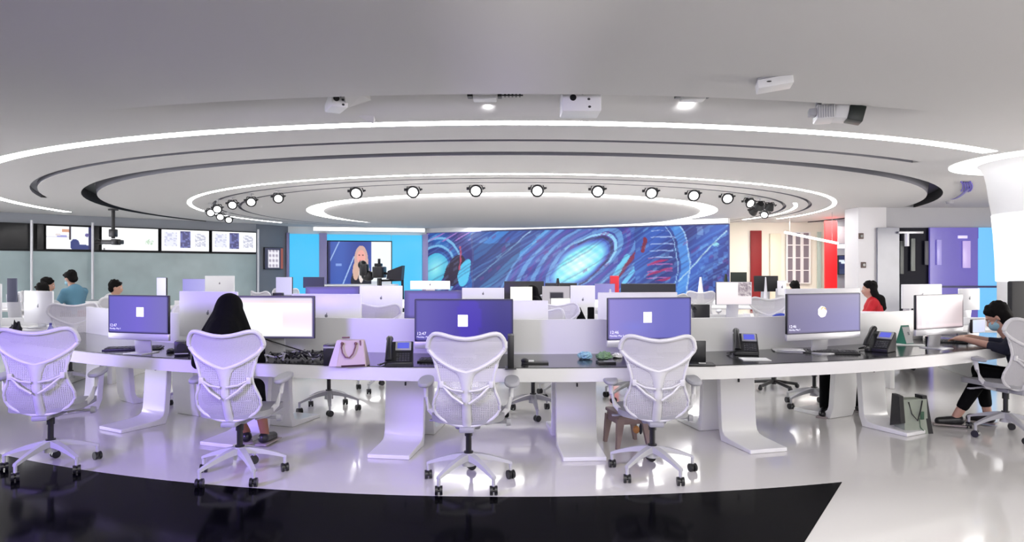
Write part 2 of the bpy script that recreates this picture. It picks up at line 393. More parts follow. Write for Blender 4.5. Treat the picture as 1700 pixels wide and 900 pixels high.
# studio: cyan panels, frame posts and the presenter screen
cyanM = mat('cyan_panel', (0.02, 0.05, 0.07), 0.4, emit=(0.055, 0.50, 0.86), es=0.95)
for x0, x1, lb in ((481, 530, 'glowing cyan wall panel on the left of the presenter screen'), (650, 700, 'glowing cyan wall panel on the right of the presenter screen')):
    t, W, H, *_ = wallbox('cyan_panel', lb, 'light panel', L2, S1, x0, x1, 2.72, 0.1, off=.05)
    MB().box((0, 0, 0), (W, .08, H), bev=.01).build('panel_face', cyanM, t)
t, W, H, *_ = wallbox('cyan_panel', 'low cyan header strip above the presenter screen', 'light panel', L2, S1, 531, 649, 2.72, 2.47, off=.05)
MB().box((0, 0, 0), (W, .08, H), bev=.01).build('panel_face', cyanM, t)
lilM = mat('lilac_frame', (0.30, 0.28, 0.52), 0.4)
for x0, x1, lb in ((530, 543, 'lilac grey upright post left of the presenter screen'), (701, 710, 'lilac upright post between cyan panel and blue artwork'), (476, 481, 'slim lilac post at the left end of the studio wall')):
    t, W, H, *_ = wallbox('frame_post', lb, 'post', L2, S1, x0, x1, 2.76, 0.05, off=.08)
    MB().box((0, 0, 0), (W, .14, H), bev=.012).build('post_body', lilM, t)
t, W, H, *_ = wallbox('presenter_screen', 'large studio screen showing a blonde presenter beside a white panel', 'screen', L2, S1, 545, 649, 2.45, 0.62, off=.06)
def anchor(u, v):
    x, y = u*104, v*75                              # about one unit per photographed pixel
    if x > 71: return rgb(232, 240, 246) if y < 62 else rgb(190, 195, 205)
    c = mixc(rgb(34, 58, 140), rgb(52, 84, 168), .5+.5*math.sin(x*.09))
    if line_d(x, y, 18, 0, 2, 32) < .8 or line_d(x, y, 42, 24, 24, 66) < 1.0: c = rgb(150, 180, 225)
    if 12 < x < 22 and 34 < y < 38: c = rgb(120, 150, 215)
    if x < 3: c = rgb(26, 34, 90)
    if blob(x, y, 54, 62, 17, 22) < 1 and y > 38: c = rgb(20, 20, 28)
    if blob(x, y, 54, 30, 11.5, 24) < 1: c = rgb(198, 160, 150)
    if blob(x, y, 45, 46, 5, 14) < 1 or blob(x, y, 63, 46, 5, 14) < 1: c = rgb(205, 168, 150)
    if blob(x, y, 54, 24, 7, 11) < 1: c = rgb(228, 160, 150)
    if blob(x, y, 54, 30, 3, 1.2) < 1: c = rgb(190, 70, 80)
    if blob(x, y, 51, 21, 1.4, .9) < 1 or blob(x, y, 57, 21, 1.4, .9) < 1: c = rgb(80, 50, 50)
    if blob(x, y, 54, 52, 4, 12) < 1: c = rgb(225, 215, 210)
    if y > 66: c = mixc(rgb(60, 60, 80), rgb(170, 175, 190), (x % 30)/30)
    return c
paint('screen_picture', t, W, H, 140, 100, anchor, scr1, y=-0.045); MB().box((0, 0, 0), (W+.08, .08, H+.08), bev=.01).build('bezel', black, t)
# studio desk under it
c = P(598, 470, 23.6); t = thing('presenter_desk', 'pale studio desk in front of the presenter screen', 'desk', (c.x, 23.6, 0))
MB().box((0, 0, .84), (2.6, .8, .06), bev=.02).build('desk_top', whiteP, t); MB().box((0, .1, .41), (2.2, .5, .8), bev=.02).build('desk_body', lilM, t)
# framed picture on the grey return wall
t, W, H, *_ = wallbox('wall_screen', 'small portrait screen with a pale picture and red edge on the grey panel', 'screen', L1, L2, 437, 467, 2.17, 1.42, off=.05)
def pic(u, v):
    c = rgb(60, 58, 75)
    if u > .85: c = rgb(150, 80, 60)
    if .15 < u < .8 and .1 < v < .95: c = mixc(rgb(235, 232, 240), rgb(120, 110, 130), (math.sin(u*17)*math.sin(v*13))**2)
    return c
paint('screen_picture', t, W, H, 20, 26, pic, scr1, y=-.035); MB().box((0, 0, 0), (W+.04, .05, H+.04), bev=.01).build('bezel', black, t)

# video wall on the left
def vs(kind):
    def f(u, v):
        c = rgb(248, 249, 250)
        if kind == 0:
            if u > .52:
                c = rgb(240, 244, 250)
                if blob(u, v, .62, .8, .11, .26) < 1 or blob(u, v, .78, .98, .22, .2) < 1: c = rgb(35, 50, 110)
                if u > .93: c = rgb(40, 42, 80)
                if blob(u, v, .9, .36, .05, .08) < 1: c = rgb(90, 80, 140)
            else:
                if abs(v-.48) < .02: c = rgb(200, 195, 205)
                if .38 < v < .48 and .22 < u < .45: c = rgb(150, 150, 205)
                if .12 < v < .26 and u > .34: c = rgb(205, 150, 120)
                if .3 < v < .42 and .2 < u < .3: c = rgb(215, 205, 205)
            if abs(u-.52) < .025: c = rgb(50, 40, 50) if v < .6 else c
        elif kind == 1:
            if blob(u, v, .84, .62, .08, .13) < 1: c = rgb(165, 195, 165) if hsh(int(u*60)+int(v*30)*7) > .45 else c
            if .02 < u < .06 and v > .9: c = rgb(120, 120, 120)
        else:
            if .38 < u < .60 and .05 < v < .85: c = rgb(62, 62, 110) if hsh(int(u*26)+int(v*14)*5) > .3 else rgb(100, 105, 165)
            if .06 < u < .32 and .1 < v < .8: c = rgb(220, 222, 238) if hsh(int(u*24)+int(v*16)*9) > .35 else rgb(190, 192, 215)
            if .70 < u < .93 and .15 < v < .8: c = rgb(226, 226, 232) if hsh(int(u*28)+int(v*18)*3) > .4 else rgb(180, 182, 200)
            if v > .9: c = rgb(235, 235, 238)
        return c
    return f
VW = [(-12, 55, -1, 'black unlit video wall screen at the far left edge'), (60, 72, -1, 'narrow black video wall screen beside the unlit one'),
      (74, 152, 0, 'bright video wall screen split between two pictures'), (153, 164, -1, 'narrow dark video wall screen right of the split picture'),
      (166, 262, 1, 'white video wall screen with a small green map'), (265, 346, 2, 'white video wall screen with tall dark picture, beside the green map'),
      (349, 424, 2, 'white video wall screen with tall dark picture, last on the right')]
for x0, x1, kd, lb in VW:
    t, W, H, *_ = wallbox('video_screen', lb, 'screen', L0, L1, x0, x1, 2.70 if kd != 0 else 2.68, 1.98, off=.06, group='screens of the left video wall')
    MB().box((0, 0, 0), (W-.01, .10, H), bev=.008).build('bezel', black, t)
    if kd >= 0: paint('screen_picture', t, W-.05, H-.04, 64, 30, vs(kd), scr2, y=-.056)
for px in (57, 157, 438):
    q = on_wall(min(px, 429), L0, L1)+Vector((.08, -.22, 0)); t = thing('glass_post', {57: 'slim steel post in front of the black video screens', 157: 'slim steel post left of the ceiling camera', 438: 'slim steel post at the right end of the video wall'}[px], 'post', q)
    MB().cyl((0, 0, 0), (0, 0, 2.8), .035).build('post_body', silver, t)

# ceiling camera on a drop pole in front of the video wall
d = 17.3; c = P(188, 355, d)
t = thing('ceiling_camera', 'black camera hanging from a ceiling pole before the white screen', 'camera', (c.x, d, 2.98))
z = lambda py: zat(py, d)-2.98
MB().cyl((0, 0, 0), (0, 0, z(396)), .045).cyl((0, 0, 0), (0, 0, -.03), .12).build('drop_pole', black, t)
MB().box((0, 0, z(387)), (.16, .16, .2), bev=.02).build('joint_box', black, t)
MB().box((-.02, 0, z(402)), (.5, .2, .11), bev=.02).box((.1, -.05, z(402)), (.14, .24, .15), bev=.02).build('camera_body', black, t)
MB().cyl((-.27, 0, z(402)), (-.42, -.08, z(402)), .06, .075).build('lens', blackG, t)

# ------------------------------------------------------------------ right side room beyond the mural
def panel(name, lb, cat, px0, px1, py0, py1, d, m, th=.08, rz=0):
    t = thing(name, lb, cat, (lat((px0+px1)/2, d), d, (zat(py0, d)+zat(py1, d))/2), rz)
    MB().box((0, 0, 0), (lat(px1, d)-lat(px0, d), th, zat(py0, d)-zat(py1, d)), bev=.01).build('panel_face', m, t); return t
panel('red_banner', 'dark red upright wall banner right of the blue artwork', 'banner', 1246, 1264, 383, 517, 22.54, mat('dark_red', (.22, .004, .006), .6))
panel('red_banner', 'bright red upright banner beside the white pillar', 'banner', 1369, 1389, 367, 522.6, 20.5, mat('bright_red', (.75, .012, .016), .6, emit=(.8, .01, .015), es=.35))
def blind(px0, px1, lb):
    d = 22.52; t = thing('window_blind', lb, 'blind', (lat((px0+px1)/2, d), d, (zat(386, d)+zat(470, d))/2), 0, None)
    W, H = lat(px1, d)-lat(px0, d), zat(386, d)-zat(470, d)
    MB().box((0, .03, 0), (W, .04, H)).build('blind_sheet', mat('mauve_grey', (.20, .17, .20), .6), t)
    m = MB()
    for k in range(5): m.box((0, -.01, H*(k/4-.5)), (W+.03, .04, .03))
    m.box((-W/2, -.01, 0), (.05, .05, H)).box((W/2, -.01, 0), (.05, .05, H)); m.build('blind_frame', wallW, t)
blind(1306, 1317, 'mauve grey tall window panel nearest the dark red banner'); blind(1319, 1330, 'mauve grey tall window panel in the middle of three'); blind(1332, 1344, 'mauve grey tall window panel nearest the bright red banner')
panel('door_panel', 'cream tall door panel between red banner and grey windows', 'door', 1278, 1296, 388, 516, 22.54, mat('cream_door', (.80, .74, .58), .5))
t = panel('glass_shelf', 'pale green glass shelf strip left of the bright red banner', 'shelf', 1357, 1363, 385, 517, 22.5, mat('pale_green', (.45, .55, .50), .3))
a, b_ = P(1303, 386, 20), P(1391, 404, 18.3)
t = thing('pendant_tube_light', 'thin white slanted light tube hanging before the grey windows', 'ceiling light', a)
MB().tube([(0, 0, 0), b_-a], .035, 8).build('tube', boxM, t)
for q in (.1, .9): e_ = (b_-a)*q; MB().tube([e_, Vector((e_.x, e_.y, CZ-a.z))], .006, 6).build('suspension_wire', silver, t)
struct(MB().box((lat(1404, 21.12), 21.15, 1.5), (.62, .1, 3.0)).build('wall_media', mat('media_wall', (.30, .32, .36), .5), smooth=False))
t = thing('pictures_screen', 'dark blue screen with white shapes beside the white pillar', 'screen', (lat(1404, 21), 21.05, zat(440, 21)))
MB().box((0, 0, 0), (.46, .08, .62), bev=.01).build('bezel', black, t)
def ps(u, v):
    c = rgb(30, 38, 80)
    if .2 < v < .45 and hsh(int(u*7)+int(v*9)*3) > .4: c = rgb(220, 230, 245)
    if v > .7: c = rgb(50, 60, 90)
    return c
paint('screen_picture', t, .42, .58, 16, 20, ps, scr1, y=-.045)
panel('grey_wall_panel', 'grey header panel over the dark blue screen', 'panel', 1390, 1414, 376, 404, 21.06, mat('grey_header', (.38, .36, .40), .5))
panel('white_light_panel', 'white glowing strip over the dark blue screen', 'light panel', 1391, 1416, 406, 412, 21.05, boxM)

# right glazed office
d = 16.9
struct(MB().box((lat(1474, d), d, 1.24), (lat(1492, d)-lat(1456, d), .06, 2.48)).build('window_1', mat('grey_glass', (.26, .27, .33), .15, noise=.3, nscale=2), smooth=False))
struct(MB().box((lat(1519, d), d+.1, 1.24), (lat(1545, d)-lat(1492, d), .06, 2.48)).build('window_2', mat('black_glass', (.012, .012, .02), .45, spec=.1), smooth=False))
vioM = mat('violet_glass', (.10, .085, .32), .15, emit=(.14, .11, .45), es=.45)
struct(MB().box((lat(1583, d), d, 1.24), (lat(1623, d)-lat(1543, d), .06, 2.48)).build('window_3', vioM, smooth=False))
struct(MB().box((lat(1642, d), d, 1.24), (lat(1662, d)-lat(1622, d), .06, 2.48)).build('window_4', mat('cyan_glass', (.08, .25, .40), .2, emit=(.12, .42, .80), es=.8), smooth=False))
struct(MB().box((lat(1600, d), d-.05, zat(476, d)), (lat(1656, d)-lat(1543, d), .05, .05)).build('window_trim', mat('navy', (.02, .02, .12), .4), smooth=False))
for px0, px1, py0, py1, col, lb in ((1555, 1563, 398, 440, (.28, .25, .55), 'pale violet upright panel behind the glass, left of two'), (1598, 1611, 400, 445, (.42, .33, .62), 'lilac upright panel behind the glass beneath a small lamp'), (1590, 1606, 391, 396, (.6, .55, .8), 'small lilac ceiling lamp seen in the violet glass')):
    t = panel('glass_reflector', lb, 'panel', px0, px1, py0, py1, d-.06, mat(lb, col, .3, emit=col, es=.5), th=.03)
for px0, px1, py0, py1, cl, lb in ((1494, 1500, 400, 455, (.16, .17, .16), 'dim grey cabinet edge in the black glass office'), (1512, 1519, 396, 450, (.22, .24, .22), 'dim grey post in the black glass office'), (1535, 1541, 400, 440, (.10, .10, .12), 'dark grey post at the right of the black glass office')):
    panel('office_post', lb, 'post', px0, px1, py0, py1, d-.0, mat(lb, cl, .5), th=.04)
t = thing('track_light', 'white ceiling lamp bar seen in the black glass office', 'ceiling light', P(1512, 386, d-.1))
MB().box((0, 0, 0), (.62, .06, .06), bev=.01).build('bar', silver, t); MB().cyl((-.1, 0, -.03), (-.1, 0, -.35), .06).build('lamp_head', silver, t)

# ------------------------------------------------------------------ great flared column
cx, cy = 8.08, 9.47
colM = mat('column_white', (.80, .80, .80), .45)
prof = [(0.93, 0), (0.93, 1.2), (0.94, 1.5), (0.96, 1.9), (0.99, 2.2), (1.03, 2.45), (1.06, 2.7), (1.09, 2.85), (1.14, 2.96), (1.2, 3.0)]
o = MB().lathe(prof, (cx, cy, 0)).build('wall_column', colM, fix=False); struct(o)
t = thing('column_screen', 'tall glowing white wraparound screen on the flared column', 'screen', (cx, cy, 0))
MB().lathe([(.955, 1.25), (.965, 1.6), (.985, 1.95), (1.01, 2.23), (1.0, 2.24), (.93, 2.0), (.93, 1.25), (.955, 1.25)], (0, 0, 0), A(-120), A(75), 60).build('panel_face', mat('column_screen_white', (.8, .8, .8), .5, emit=(1, 1, 1), es=.75), t)
t = thing('column_ring_light', 'broad glowing white ring where the flared column meets the ceiling', 'ceiling light', (cx, cy, CZ))
MB().lathe([(1.16, -.015), (1.54, -.015), (1.54, .03)], (0, 0, 0)).build('diffuser', mat('ring_light', (1, 1, 1), .5, emit=(1, .99, .98), es=2.2), t, fix=False)
t = thing('display_monitor', 'large dark standing display before the flared column', 'screen', (lat(1700, 8.0), 8.0, 0), A(25))
MB().box((0, 0, 1.02), (.60, .06, .55), bev=.02).build('display_body', darkM, t); MB().cyl((0, .03, 0), (0, .03, .9), .04).box((0, .03, .015), (.5, .4, .03)).build('stand', whiteP, t)
# purple curved marks on the ceiling near the column, drawn as thin tubes
t = thing('ceiling_fins', 'violet curved fins on the ceiling near the flared column', 'vent', (0, 0, 0))
fin = mat('violet_fin', (.12, .08, .55), .4)
for i, (px, py) in enumerate(((1597, 308), (1601, 309), (1605, 309), (1609, 309), (1612, 308))):
    pts = []
    for k in range(9):
        q = -1+2*k/8; yy = py+q*8; xx = px+3.5*(1-q*q)-1.5; dd = 1.55*F/(HY-yy); pts.append((lat(xx, dd), dd, CZ-.02))
    MB().tube(pts, .011, 6).build('fin', fin, t)
pts = [];
for k in range(10):
    q = k/9; yy = 330-20*q*q; xx = 1578+30*q; dd = 1.55*F/(HY-yy); pts.append((lat(xx, dd), dd, CZ-.015))
MB().tube(pts, [.004+.03*k/9 for k in range(10)], 6).build('tail', mat('violet_tail', (.22, .2, .5), .5), t)
t = thing('smoke_detector', 'tiny round grey ceiling detector below the violet fins', 'detector', (lat(1577, 15.4), 15.4, CZ)); MB().cyl((0, 0, 0), (0, 0, -.06), .1, .07).build('housing', greyP, t)

# ------------------------------------------------------------------ ceiling spotlights
def spot(px, py, d, lb, tilt=(0, -.5), s=1.0, light=False, group='black ceiling spotlights around the disc'):
    c = P(px, py, d); t = thing('ceiling_spotlight', lb, 'spotlight', (c.x, d, CZ), 0, group)
    z = c.z-CZ
    MB().cyl((0, 0, 0), (0, 0, -.02), .07*s).cyl((0, 0, 0), (0, 0, z+.02), .015*s).build('mount', greyL, t)
    dirv = Vector((tilt[0], tilt[1]-.45, -.5)).normalized(); c0 = Vector((0, 0, z))
    MB().cyl(c0-dirv*.08*s, c0+dirv*.07*s, .075*s, .125*s, 20).build('lamp_head', black, t)
    MB().cyl(c0+dirv*.070*s, c0+dirv*.078*s, .088*s, .088*s, 20).build('lamp_glass', lampM, t)
    MB().box((-.15*s, 0, z+.02), (.05*s, .04, .05*s), bev=.005).box((.15*s, 0, z+.03), (.05*s, .03, .03*s), bev=.005).tube([(-.14*s, 0, z), (-.1*s, 0, z+.1*s), (.1*s, 0, z+.1*s), (.14*s, 0, z)], .012*s, 6).build('yoke', black, t)
    if light:
        l = bpy.data.lights.new('spotlight_beam', 'SPOT'); l.energy = light; l.spot_size = 2.3; l.spot_blend = .8; l.shadow_soft_size = .3; l.specular_factor = .3; l.color = (1, .98, .95)
        q = bpy.data.objects.new('spotlight_beam', l); COL.objects.link(q); q.location = t.location+c0+dirv*.1; q.rotation_euler = Vector((0, -.25, -1)).to_track_quat('-Z', 'Y').to_euler()
    return t
names = ['at the left end above the presenter screen', 'second from the left above the disc', 'third from the left above the disc', 'above the middle of the glowing disc', 'right of the middle above the disc', 'third from the right end above the disc', 'second from the right end above the disc', 'at the right end beside the fitting cluster']
for (px, py), nm in zip(((592, 319), (686, 317), (790, 315), (892, 315), (992, 316), (1081, 319), (1151, 323), (1207, 328)), names):
    k = (px-HX)/F; aa, bb, cc_ = 1+k*k, -38.8, 19.4**2-7.0**2
    dsc = bb*bb-4*aa*cc_; dd = (-bb-math.sqrt(max(dsc, 0)))/(2*aa); dd = min(dd, 1.47*F/(HY-py))
    spot(px, py, dd, 'round black ceiling spotlight, lit, '+nm, tilt=((850-px)*.0004, -.6), light=120)
for (px, py, dd, nm) in ((462, 328, 13.2, 'nearest the disc on its left side'), (417, 334, 13.8, 'second out to the left of the disc'), (386, 339, 14.4, 'third out to the left of the disc'), (361, 346, 15.0, 'fourth out to the left of the disc'), (350, 352, 16.0, 'lowest in the left curve'), (366, 359, 17.3, 'far inside the left curve'), (380, 364, 18.4, 'farthest inside the left curve')):
    spot(px, py, dd, 'small black ceiling spotlight, lit, '+nm, tilt=(.35, -.5), s=.85, group='black ceiling spotlights of the left curve')
for i, (px, py, dd, nm) in enumerate(((1243, 336, 14.3, 'topmost left of the right cluster'), (1262, 341, 14.6, 'middle of the right cluster'), (1278, 343, 15.2, 'outermost right of the right cluster'), (1252, 350, 16.0, 'lower left of the right cluster'), (1270, 355, 17.2, 'lowest of the right cluster'))):
    spot(px, py, dd, 'black and chrome ceiling spotlight, '+nm, tilt=(.3-.2*i, (-.4, 1.5, .9, 1.6, -.2)[i]), s=.9, group='ceiling spotlight cluster on the right')

# ------------------------------------------------------------------ projectors and lamps in the crescent recess
def proj(px, py, d, w_, h_, dep, lb, rz=0, face=True, name='projector', zoff=None):
    c = P(px, py, d); t = thing(name, lb, name.replace('_', ' '), (c.x, d, c.z), rz)
    MB().box((0, 0, 0), (w_, dep, h_), bev=.015).build('housing', whiteP, t)
    if face:
        yf = -dep/2
        MB().cyl((-w_*.22, yf-.004, h_*.12), (-w_*.22, yf+.03, h_*.12), .03).build('lens', blackG, t)
        for k, (u, v) in enumerate(((.18, .05), (.2, -.3), (-.3, .42), (.02, .3))):
            MB().ball((w_*u, yf, h_*v), (.014, .008, .011), 8).build('vent_hole', black, t)
    return t
d = 6.2
t = proj(963, 173, d, .36, .20, .3, 'white box projector hanging in the middle of the ceiling recess')
MB().cyl((0, 0, .08), (0, 0, .26), .03).build('ceiling_mount', greyP, t)
t = proj(558, 172, 6.5, .16, .13, .3, 'small white projector at the left of the ceiling recess', rz=.5)
MB().cyl((0, 0, .05), (0, 0, .2), .03).build('ceiling_mount', greyP, t)
# wedge partition
b = MB(); q = [P(572, 160, 6.15), P(601, 157, 6.15), P(622, 170, 6.6), P(620, 206, 6.9), P(575, 183, 6.7)]
A3 = [b.b.verts.new(v) for v in q]; B3 = [b.b.verts.new(v+Vector((.02, .12, .12))) for v in q]
b.b.faces.new(A3); b.b.faces.new(B3[::-1])
for i in range(5): b.b.faces.new((A3[i], A3[(i+1) % 5], B3[(i+1) % 5], B3[i]))
o = b.build('trim_1', ceilM, smooth=False); struct(o)
t = proj(1368, 190, 6.55, .17, .14, .30, 'white ribbed projector body at the right of the ceiling recess', rz=-.3, face=False)
m = MB()
for k in range(7): m.box((-.07+.022*k, -.155, 0), (.006, .01, .12))
m.build('cooling_ribs', greyP, t)
MB().box((.14, -.02, -.01), (.12, .26, .13), ry=.12, bev=.01).build('front_housing', whiteP, t)
MB().box((.265, -.06, -.035), (.14, .20, .15), ry=.25, bev=.008).build('lens_hood', mat('green_black', (.006, .012, .009), .4), t)
MB().cyl((-.05, 0, .05), (-.05, 0, .2), .03).box((-.12, -.1, .0), (.07, .12, .07), bev=.01).build('ceiling_mount', greyP, t)
t = thing('ceiling_access_box', 'white tilted box on the ceiling right of the recess', 'box', P(1285, 146, 5.45), -.25)
MB().box((0, 0, .03), (.27, .2, .075), ry=-.12, bev=.008).build('housing', whiteP, t)
MB().box((.0, .0, .075), (.27, .2, .012), ry=-.12).build('mounting_plate', greyP, t)
MB().ball((-.05, -.1, .03), (.02, .004, .006), 8).build('vent_hole', black, t)
for px, lb in ((805, 'white downlight in the ceiling recess, left of the box projector'), (1150, 'white downlight in the ceiling recess, right of the box projector')):
    t = thing('recess_downlight', lb, 'ceiling light', P(px, 164, 6.25)); MB().box((0, 0, 0), (.22, .12, .04), bev=.01).build('housing', whiteP, t)
    MB().box((-.14, 0, .03), (.05, .1, .04), bev=.006).build('clamp', black, t); MB().box((.14, 0, .03), (.04, .1, .04), bev=.006).build('clamp', black, t)
    m = MB().box((.26, .03, .04), (.2, .02, .01))
    for k in range(5): m.box((.19+.035*k, .02, .035), (.016, .05, .02))
    m.build('cable_terminals', black, t)
    l = bpy.data.lights.new('downlight', 'SPOT'); l.energy = 5; l.spot_size = 2.2; l.spot_blend = 1; l.shadow_soft_size = .05
    o = bpy.data.objects.new('downlight', l); COL.objects.link(o); o.location = P(px, 164, 6.25)+Vector((.02, .25, .0)); o.rotation_euler = (A(125), 0, 0)
# ------------------------------------------------------------------ the task chair (faces +Y, origin on the floor under the gas lift)
def interp(tab, x):
    for (a, fa), (b_, fb) in zip(tab, tab[1:]):
        if x <= b_: return fa+(fb-fa)*max(0, (x-a))/(b_-a)
    return tab[-1][1]
def smooth(tab, x):                                # cosine-smoothed table
    for (a, fa), (b_, fb) in zip(tab, tab[1:]):
        if x <= b_:
            t = max(0, (x-a))/(b_-a); return fa+(fb-fa)*t
    return tab[-1][1]
ZT = [(0, 1.000), (.05, 1.004), (.10, 1.014), (.15, 1.028), (.19, 1.033), (.215, 1.026), (.235, 1.006), (.248, .975), (.252, .945)]
ZB = [(0, .782), (.05, .795), (.10, .815), (.15, .842), (.19, .868), (.215, .888), (.235, .910), (.248, .928), (.252, .945)]
WL = [(.418, .0), (.424, .06), (.435, .105), (.455, .15), (.49, .192), (.53, .212), (.57, .214), (.61, .204), (.65, .187), (.69, .175), (.73, .172), (.78, .182), (.83, .198), (.875, .212), (.90, .224)]
def yb(x, z): return interp([(.40, -.150), (.50, -.200), (.60, -.235), (.75, -.250), (.90, -.262), (1.04, -.295)], z)+.9*x*x
def xV(z):                                         # inverse of ZB
    for (a, fa), (b_, fb) in zip(ZB, ZB[1:]):
        if fa <= z <= fb: return a+(b_-a)*(z-fa)/(fb-fa)
    return 0
meshL = meshmat('chair_mesh_lower', (0.62, 0.61, 0.64), 85, 0.25)
meshU = MATS['chair_mesh']
rimM = mat('chair_white', (0.68, 0.675, 0.70), 0.35); armM = mat('armrest_grey', (0.36, 0.36, 0.40), 0.5)
baseM = mat('base_grey', (0.50, 0.50, 0.53), 0.38); seatM = mat('seat_grey', (0.33, 0.33, 0.35), 0.7)
def make_chair():
    t = thing('task_chair', 'x', 'chair')
    # upper mesh
    m = MB()
    def fu(u, v):
        x = (u*2-1)*.251; s = abs(x); zt, zb = interp(ZT, s), interp(ZB, s); z = zb+(zt-zb)*v; return (x, yb(x, z)+.004, z)
    m.grid(36, 10, fu).build('upper_backrest', meshU, t, solid=.004)
    m = MB()
    for sg in (-1, 1):
        def fl(u, v):
            z = .420+(.905-.420)*v; xi = xV(z) if z > .782 else 0; xo = max(interp(WL, z), xi+.002); x = sg*(xi+(xo-xi)*u); return (x, yb(x, z)+.003, z)
        m.grid(10, 40, fl)
    bmesh.ops.remove_doubles(m.b, verts=m.b.verts, dist=.0008)
    m.build('lower_backrest', meshL, t, solid=.004)
    # frame: butterfly rim, border of the lower shell, spine, struts
    m = MB()
    xs = [.252*math.sin(PI/2*k/14) for k in range(15)]
    up = [(x, interp(ZT, x)) for x in xs]; dn = [(x, interp(ZB, x)) for x in xs]
    loop = up+dn[::-1][1:]+[(-x, z) for x, z in dn[1:]]+[(-x, z) for x, z in up[::-1][1:-1]]
    m.tube([(x, yb(x, z), z) for x, z in loop], .0125, 8, closed=True)
    m.tube([(x*.985, yb(x, z)-.004, z) for x, z in loop], .014, 8, closed=True)
    zs = [.420, .424, .43, .445, .47, .50, .53, .57, .61, .65, .69, .73, .78, .83, .875, .90]
    bl = [(interp(WL, z), z) for z in zs]
    border = [(x, z) for x, z in bl[::-1]]+[(-x, z) for x, z in bl]
    m.tube([(x, yb(x, z), z) for x, z in border], .0105, 8)
    prof = [(.022, .42), (.024, .55), (.027, .66), (.034, .73), (.052, .775), (.085, .80), (.06, .812), (.0, .787)]
    def sp(u, v):
        z = .42+.36*v; hw = interp([(.42, .030), (.55, .027), (.66, .027), (.72, .034), (.76, .055), (.782, .10)], z); x = (u*2-1)*hw
        if z > .74: z2 = z+abs(x)*.22
        else: z2 = z
        return (x, yb(x, z)-.020+.016*abs(u*2-1)**2, z2)
    m.grid(6, 20, sp)
    m.build('backrest_frame', rimM, t)
    m = MB()
    for sg in (-1, 1):
        m.tube([(sg*.02, -.262, .585), (sg*.09, -.262, .635), (sg*.155, -.235, .70)], .0095, 6)
        m.tube([(sg*.02, -.268, .665), (sg*.09, -.262, .675), (sg*.155, -.238, .705)], .008, 6)
        m.box((sg*.158, -.238, .705), (.03, .02, .045), bev=.006)
    m.build('lumbar_struts', rimM, t)
    # seat
    m = MB(); pts = []
    for k in range(32):
        a = 2*PI*k/32; c, s = math.cos(a), math.sin(a)
        pts.append((.245*math.copysign(abs(c)**.55, c), .06+.235*math.copysign(abs(s)**.55, s)))
    def st(u, v, z): return (u, v, z+.12*u*u-(.10*max(0, v-.15)))
    m.prism(pts, .435, .475, st)
    m.build('seat', seatM, t, sub=0)
    m = MB(); m.box((0, .03, .405), (.17, .26, .045), bev=.015).box((0, -.12, .40), (.10, .16, .035), bev=.01); m.build('tilt_mechanism', armM, t)
    m = MB(); m.cyl((.08, .02, .405), (.26, .02, .405), .009).cyl((.255, .02, .405), (.285, .02, .405), .027, .022, 12); m.build('tension_knob', armM, t)
    m = MB(); m.cyl((-.08, .10, .41), (-.24, .10, .40), .008).box((-.25, .10, .40), (.05, .035, .012), bev=.004); m.build('height_lever', armM, t)
    for sg in (-1, 1):
        m = MB(); pts = []
        for k in range(24):
            a = 2*PI*k/24; c, s = math.cos(a), math.sin(a); pts.append((sg*.292+.052*math.copysign(abs(c)**.8, c), .04+.125*math.copysign(abs(s)**.8, s)))
        m.prism(pts, .665, .693, lambda u, v, z: (u, v, z+.1*(v-.04)))
        arm = m.build('armrest', armM, t)
        q = arm.modifiers.new('bev', 'BEVEL'); q.width = .011; q.segments = 2
        MB().tube([(sg*.11, .0, .405), (sg*.20, -.01, .43), (sg*.262, -.01, .50), (sg*.288, .0, .58), (sg*.290, .02, .665)], [.017, .018, .019, .018, .022], 10, flat=.8).build('armrest_post', rimM, arm)
    MB().cyl((0, 0, .195), (0, 0, .39), .020).cyl((0, 0, .20), (0, 0, .215), .032).cyl((0, 0, .32), (0, 0, .39), .027).build('gas_lift', black, t)
    base = MB().cyl((0, 0, .12), (0, 0, .205), .045, .036, 18)
    for k in range(5):
        a = math.radians(-90+36+72*k); dv = Vector((math.cos(a), math.sin(a), 0)); sd = Vector((-dv.y, dv.x, 0))
        def lg(u, v, e, dv=dv, sd=sd): r = .02+.285*e; w_ = .028-.012*e; zt = .203-.085*e**1.5; th = .045-.028*e; return dv*r+sd*w_*u+Vector((0, 0, zt-th*(1-v)))
        prev = None
        for s_ in range(7):
            e = s_/6; R = [base.b.verts.new(lg(u, v, e)) for u, v in ((-1, 0), (1, 0), (.8, 1), (-.8, 1))]
            if prev:
                for q in range(4): base.b.faces.new((prev[q], prev[(q+1) % 4], R[(q+1) % 4], R[q]))
            prev = R
        base.b.faces.new(prev)
        base.cyl(dv*.298+Vector((0, 0, .055)), dv*.298+Vector((0, 0, .115)), .011, .012, 8)
    bo = base.build('star_base', baseM, t)
    for k in range(5):
        a = math.radians(-90+36+72*k); c = Vector((math.cos(a), math.sin(a), 0))*.298; rr = random.uniform(0, PI)
        ax = Vector((math.cos(rr), math.sin(rr), 0)) if k not in (0, 4) else Vector((1, .1, 0)).normalized(); cc = c+Vector((0, 0, .030))
        MB().cyl(cc-ax*.024, cc-ax*.006, .030, .030, 16).cyl(cc+ax*.006, cc+ax*.024, .030, .030, 16).cyl(cc-ax*.01, cc+ax*.01, .012, .012, 8).box(cc+Vector((0, 0, .018)), (.026, .026, .022), bev=.005).build('caster', black, bo)
    return t
proto = make_chair(); used = [False]
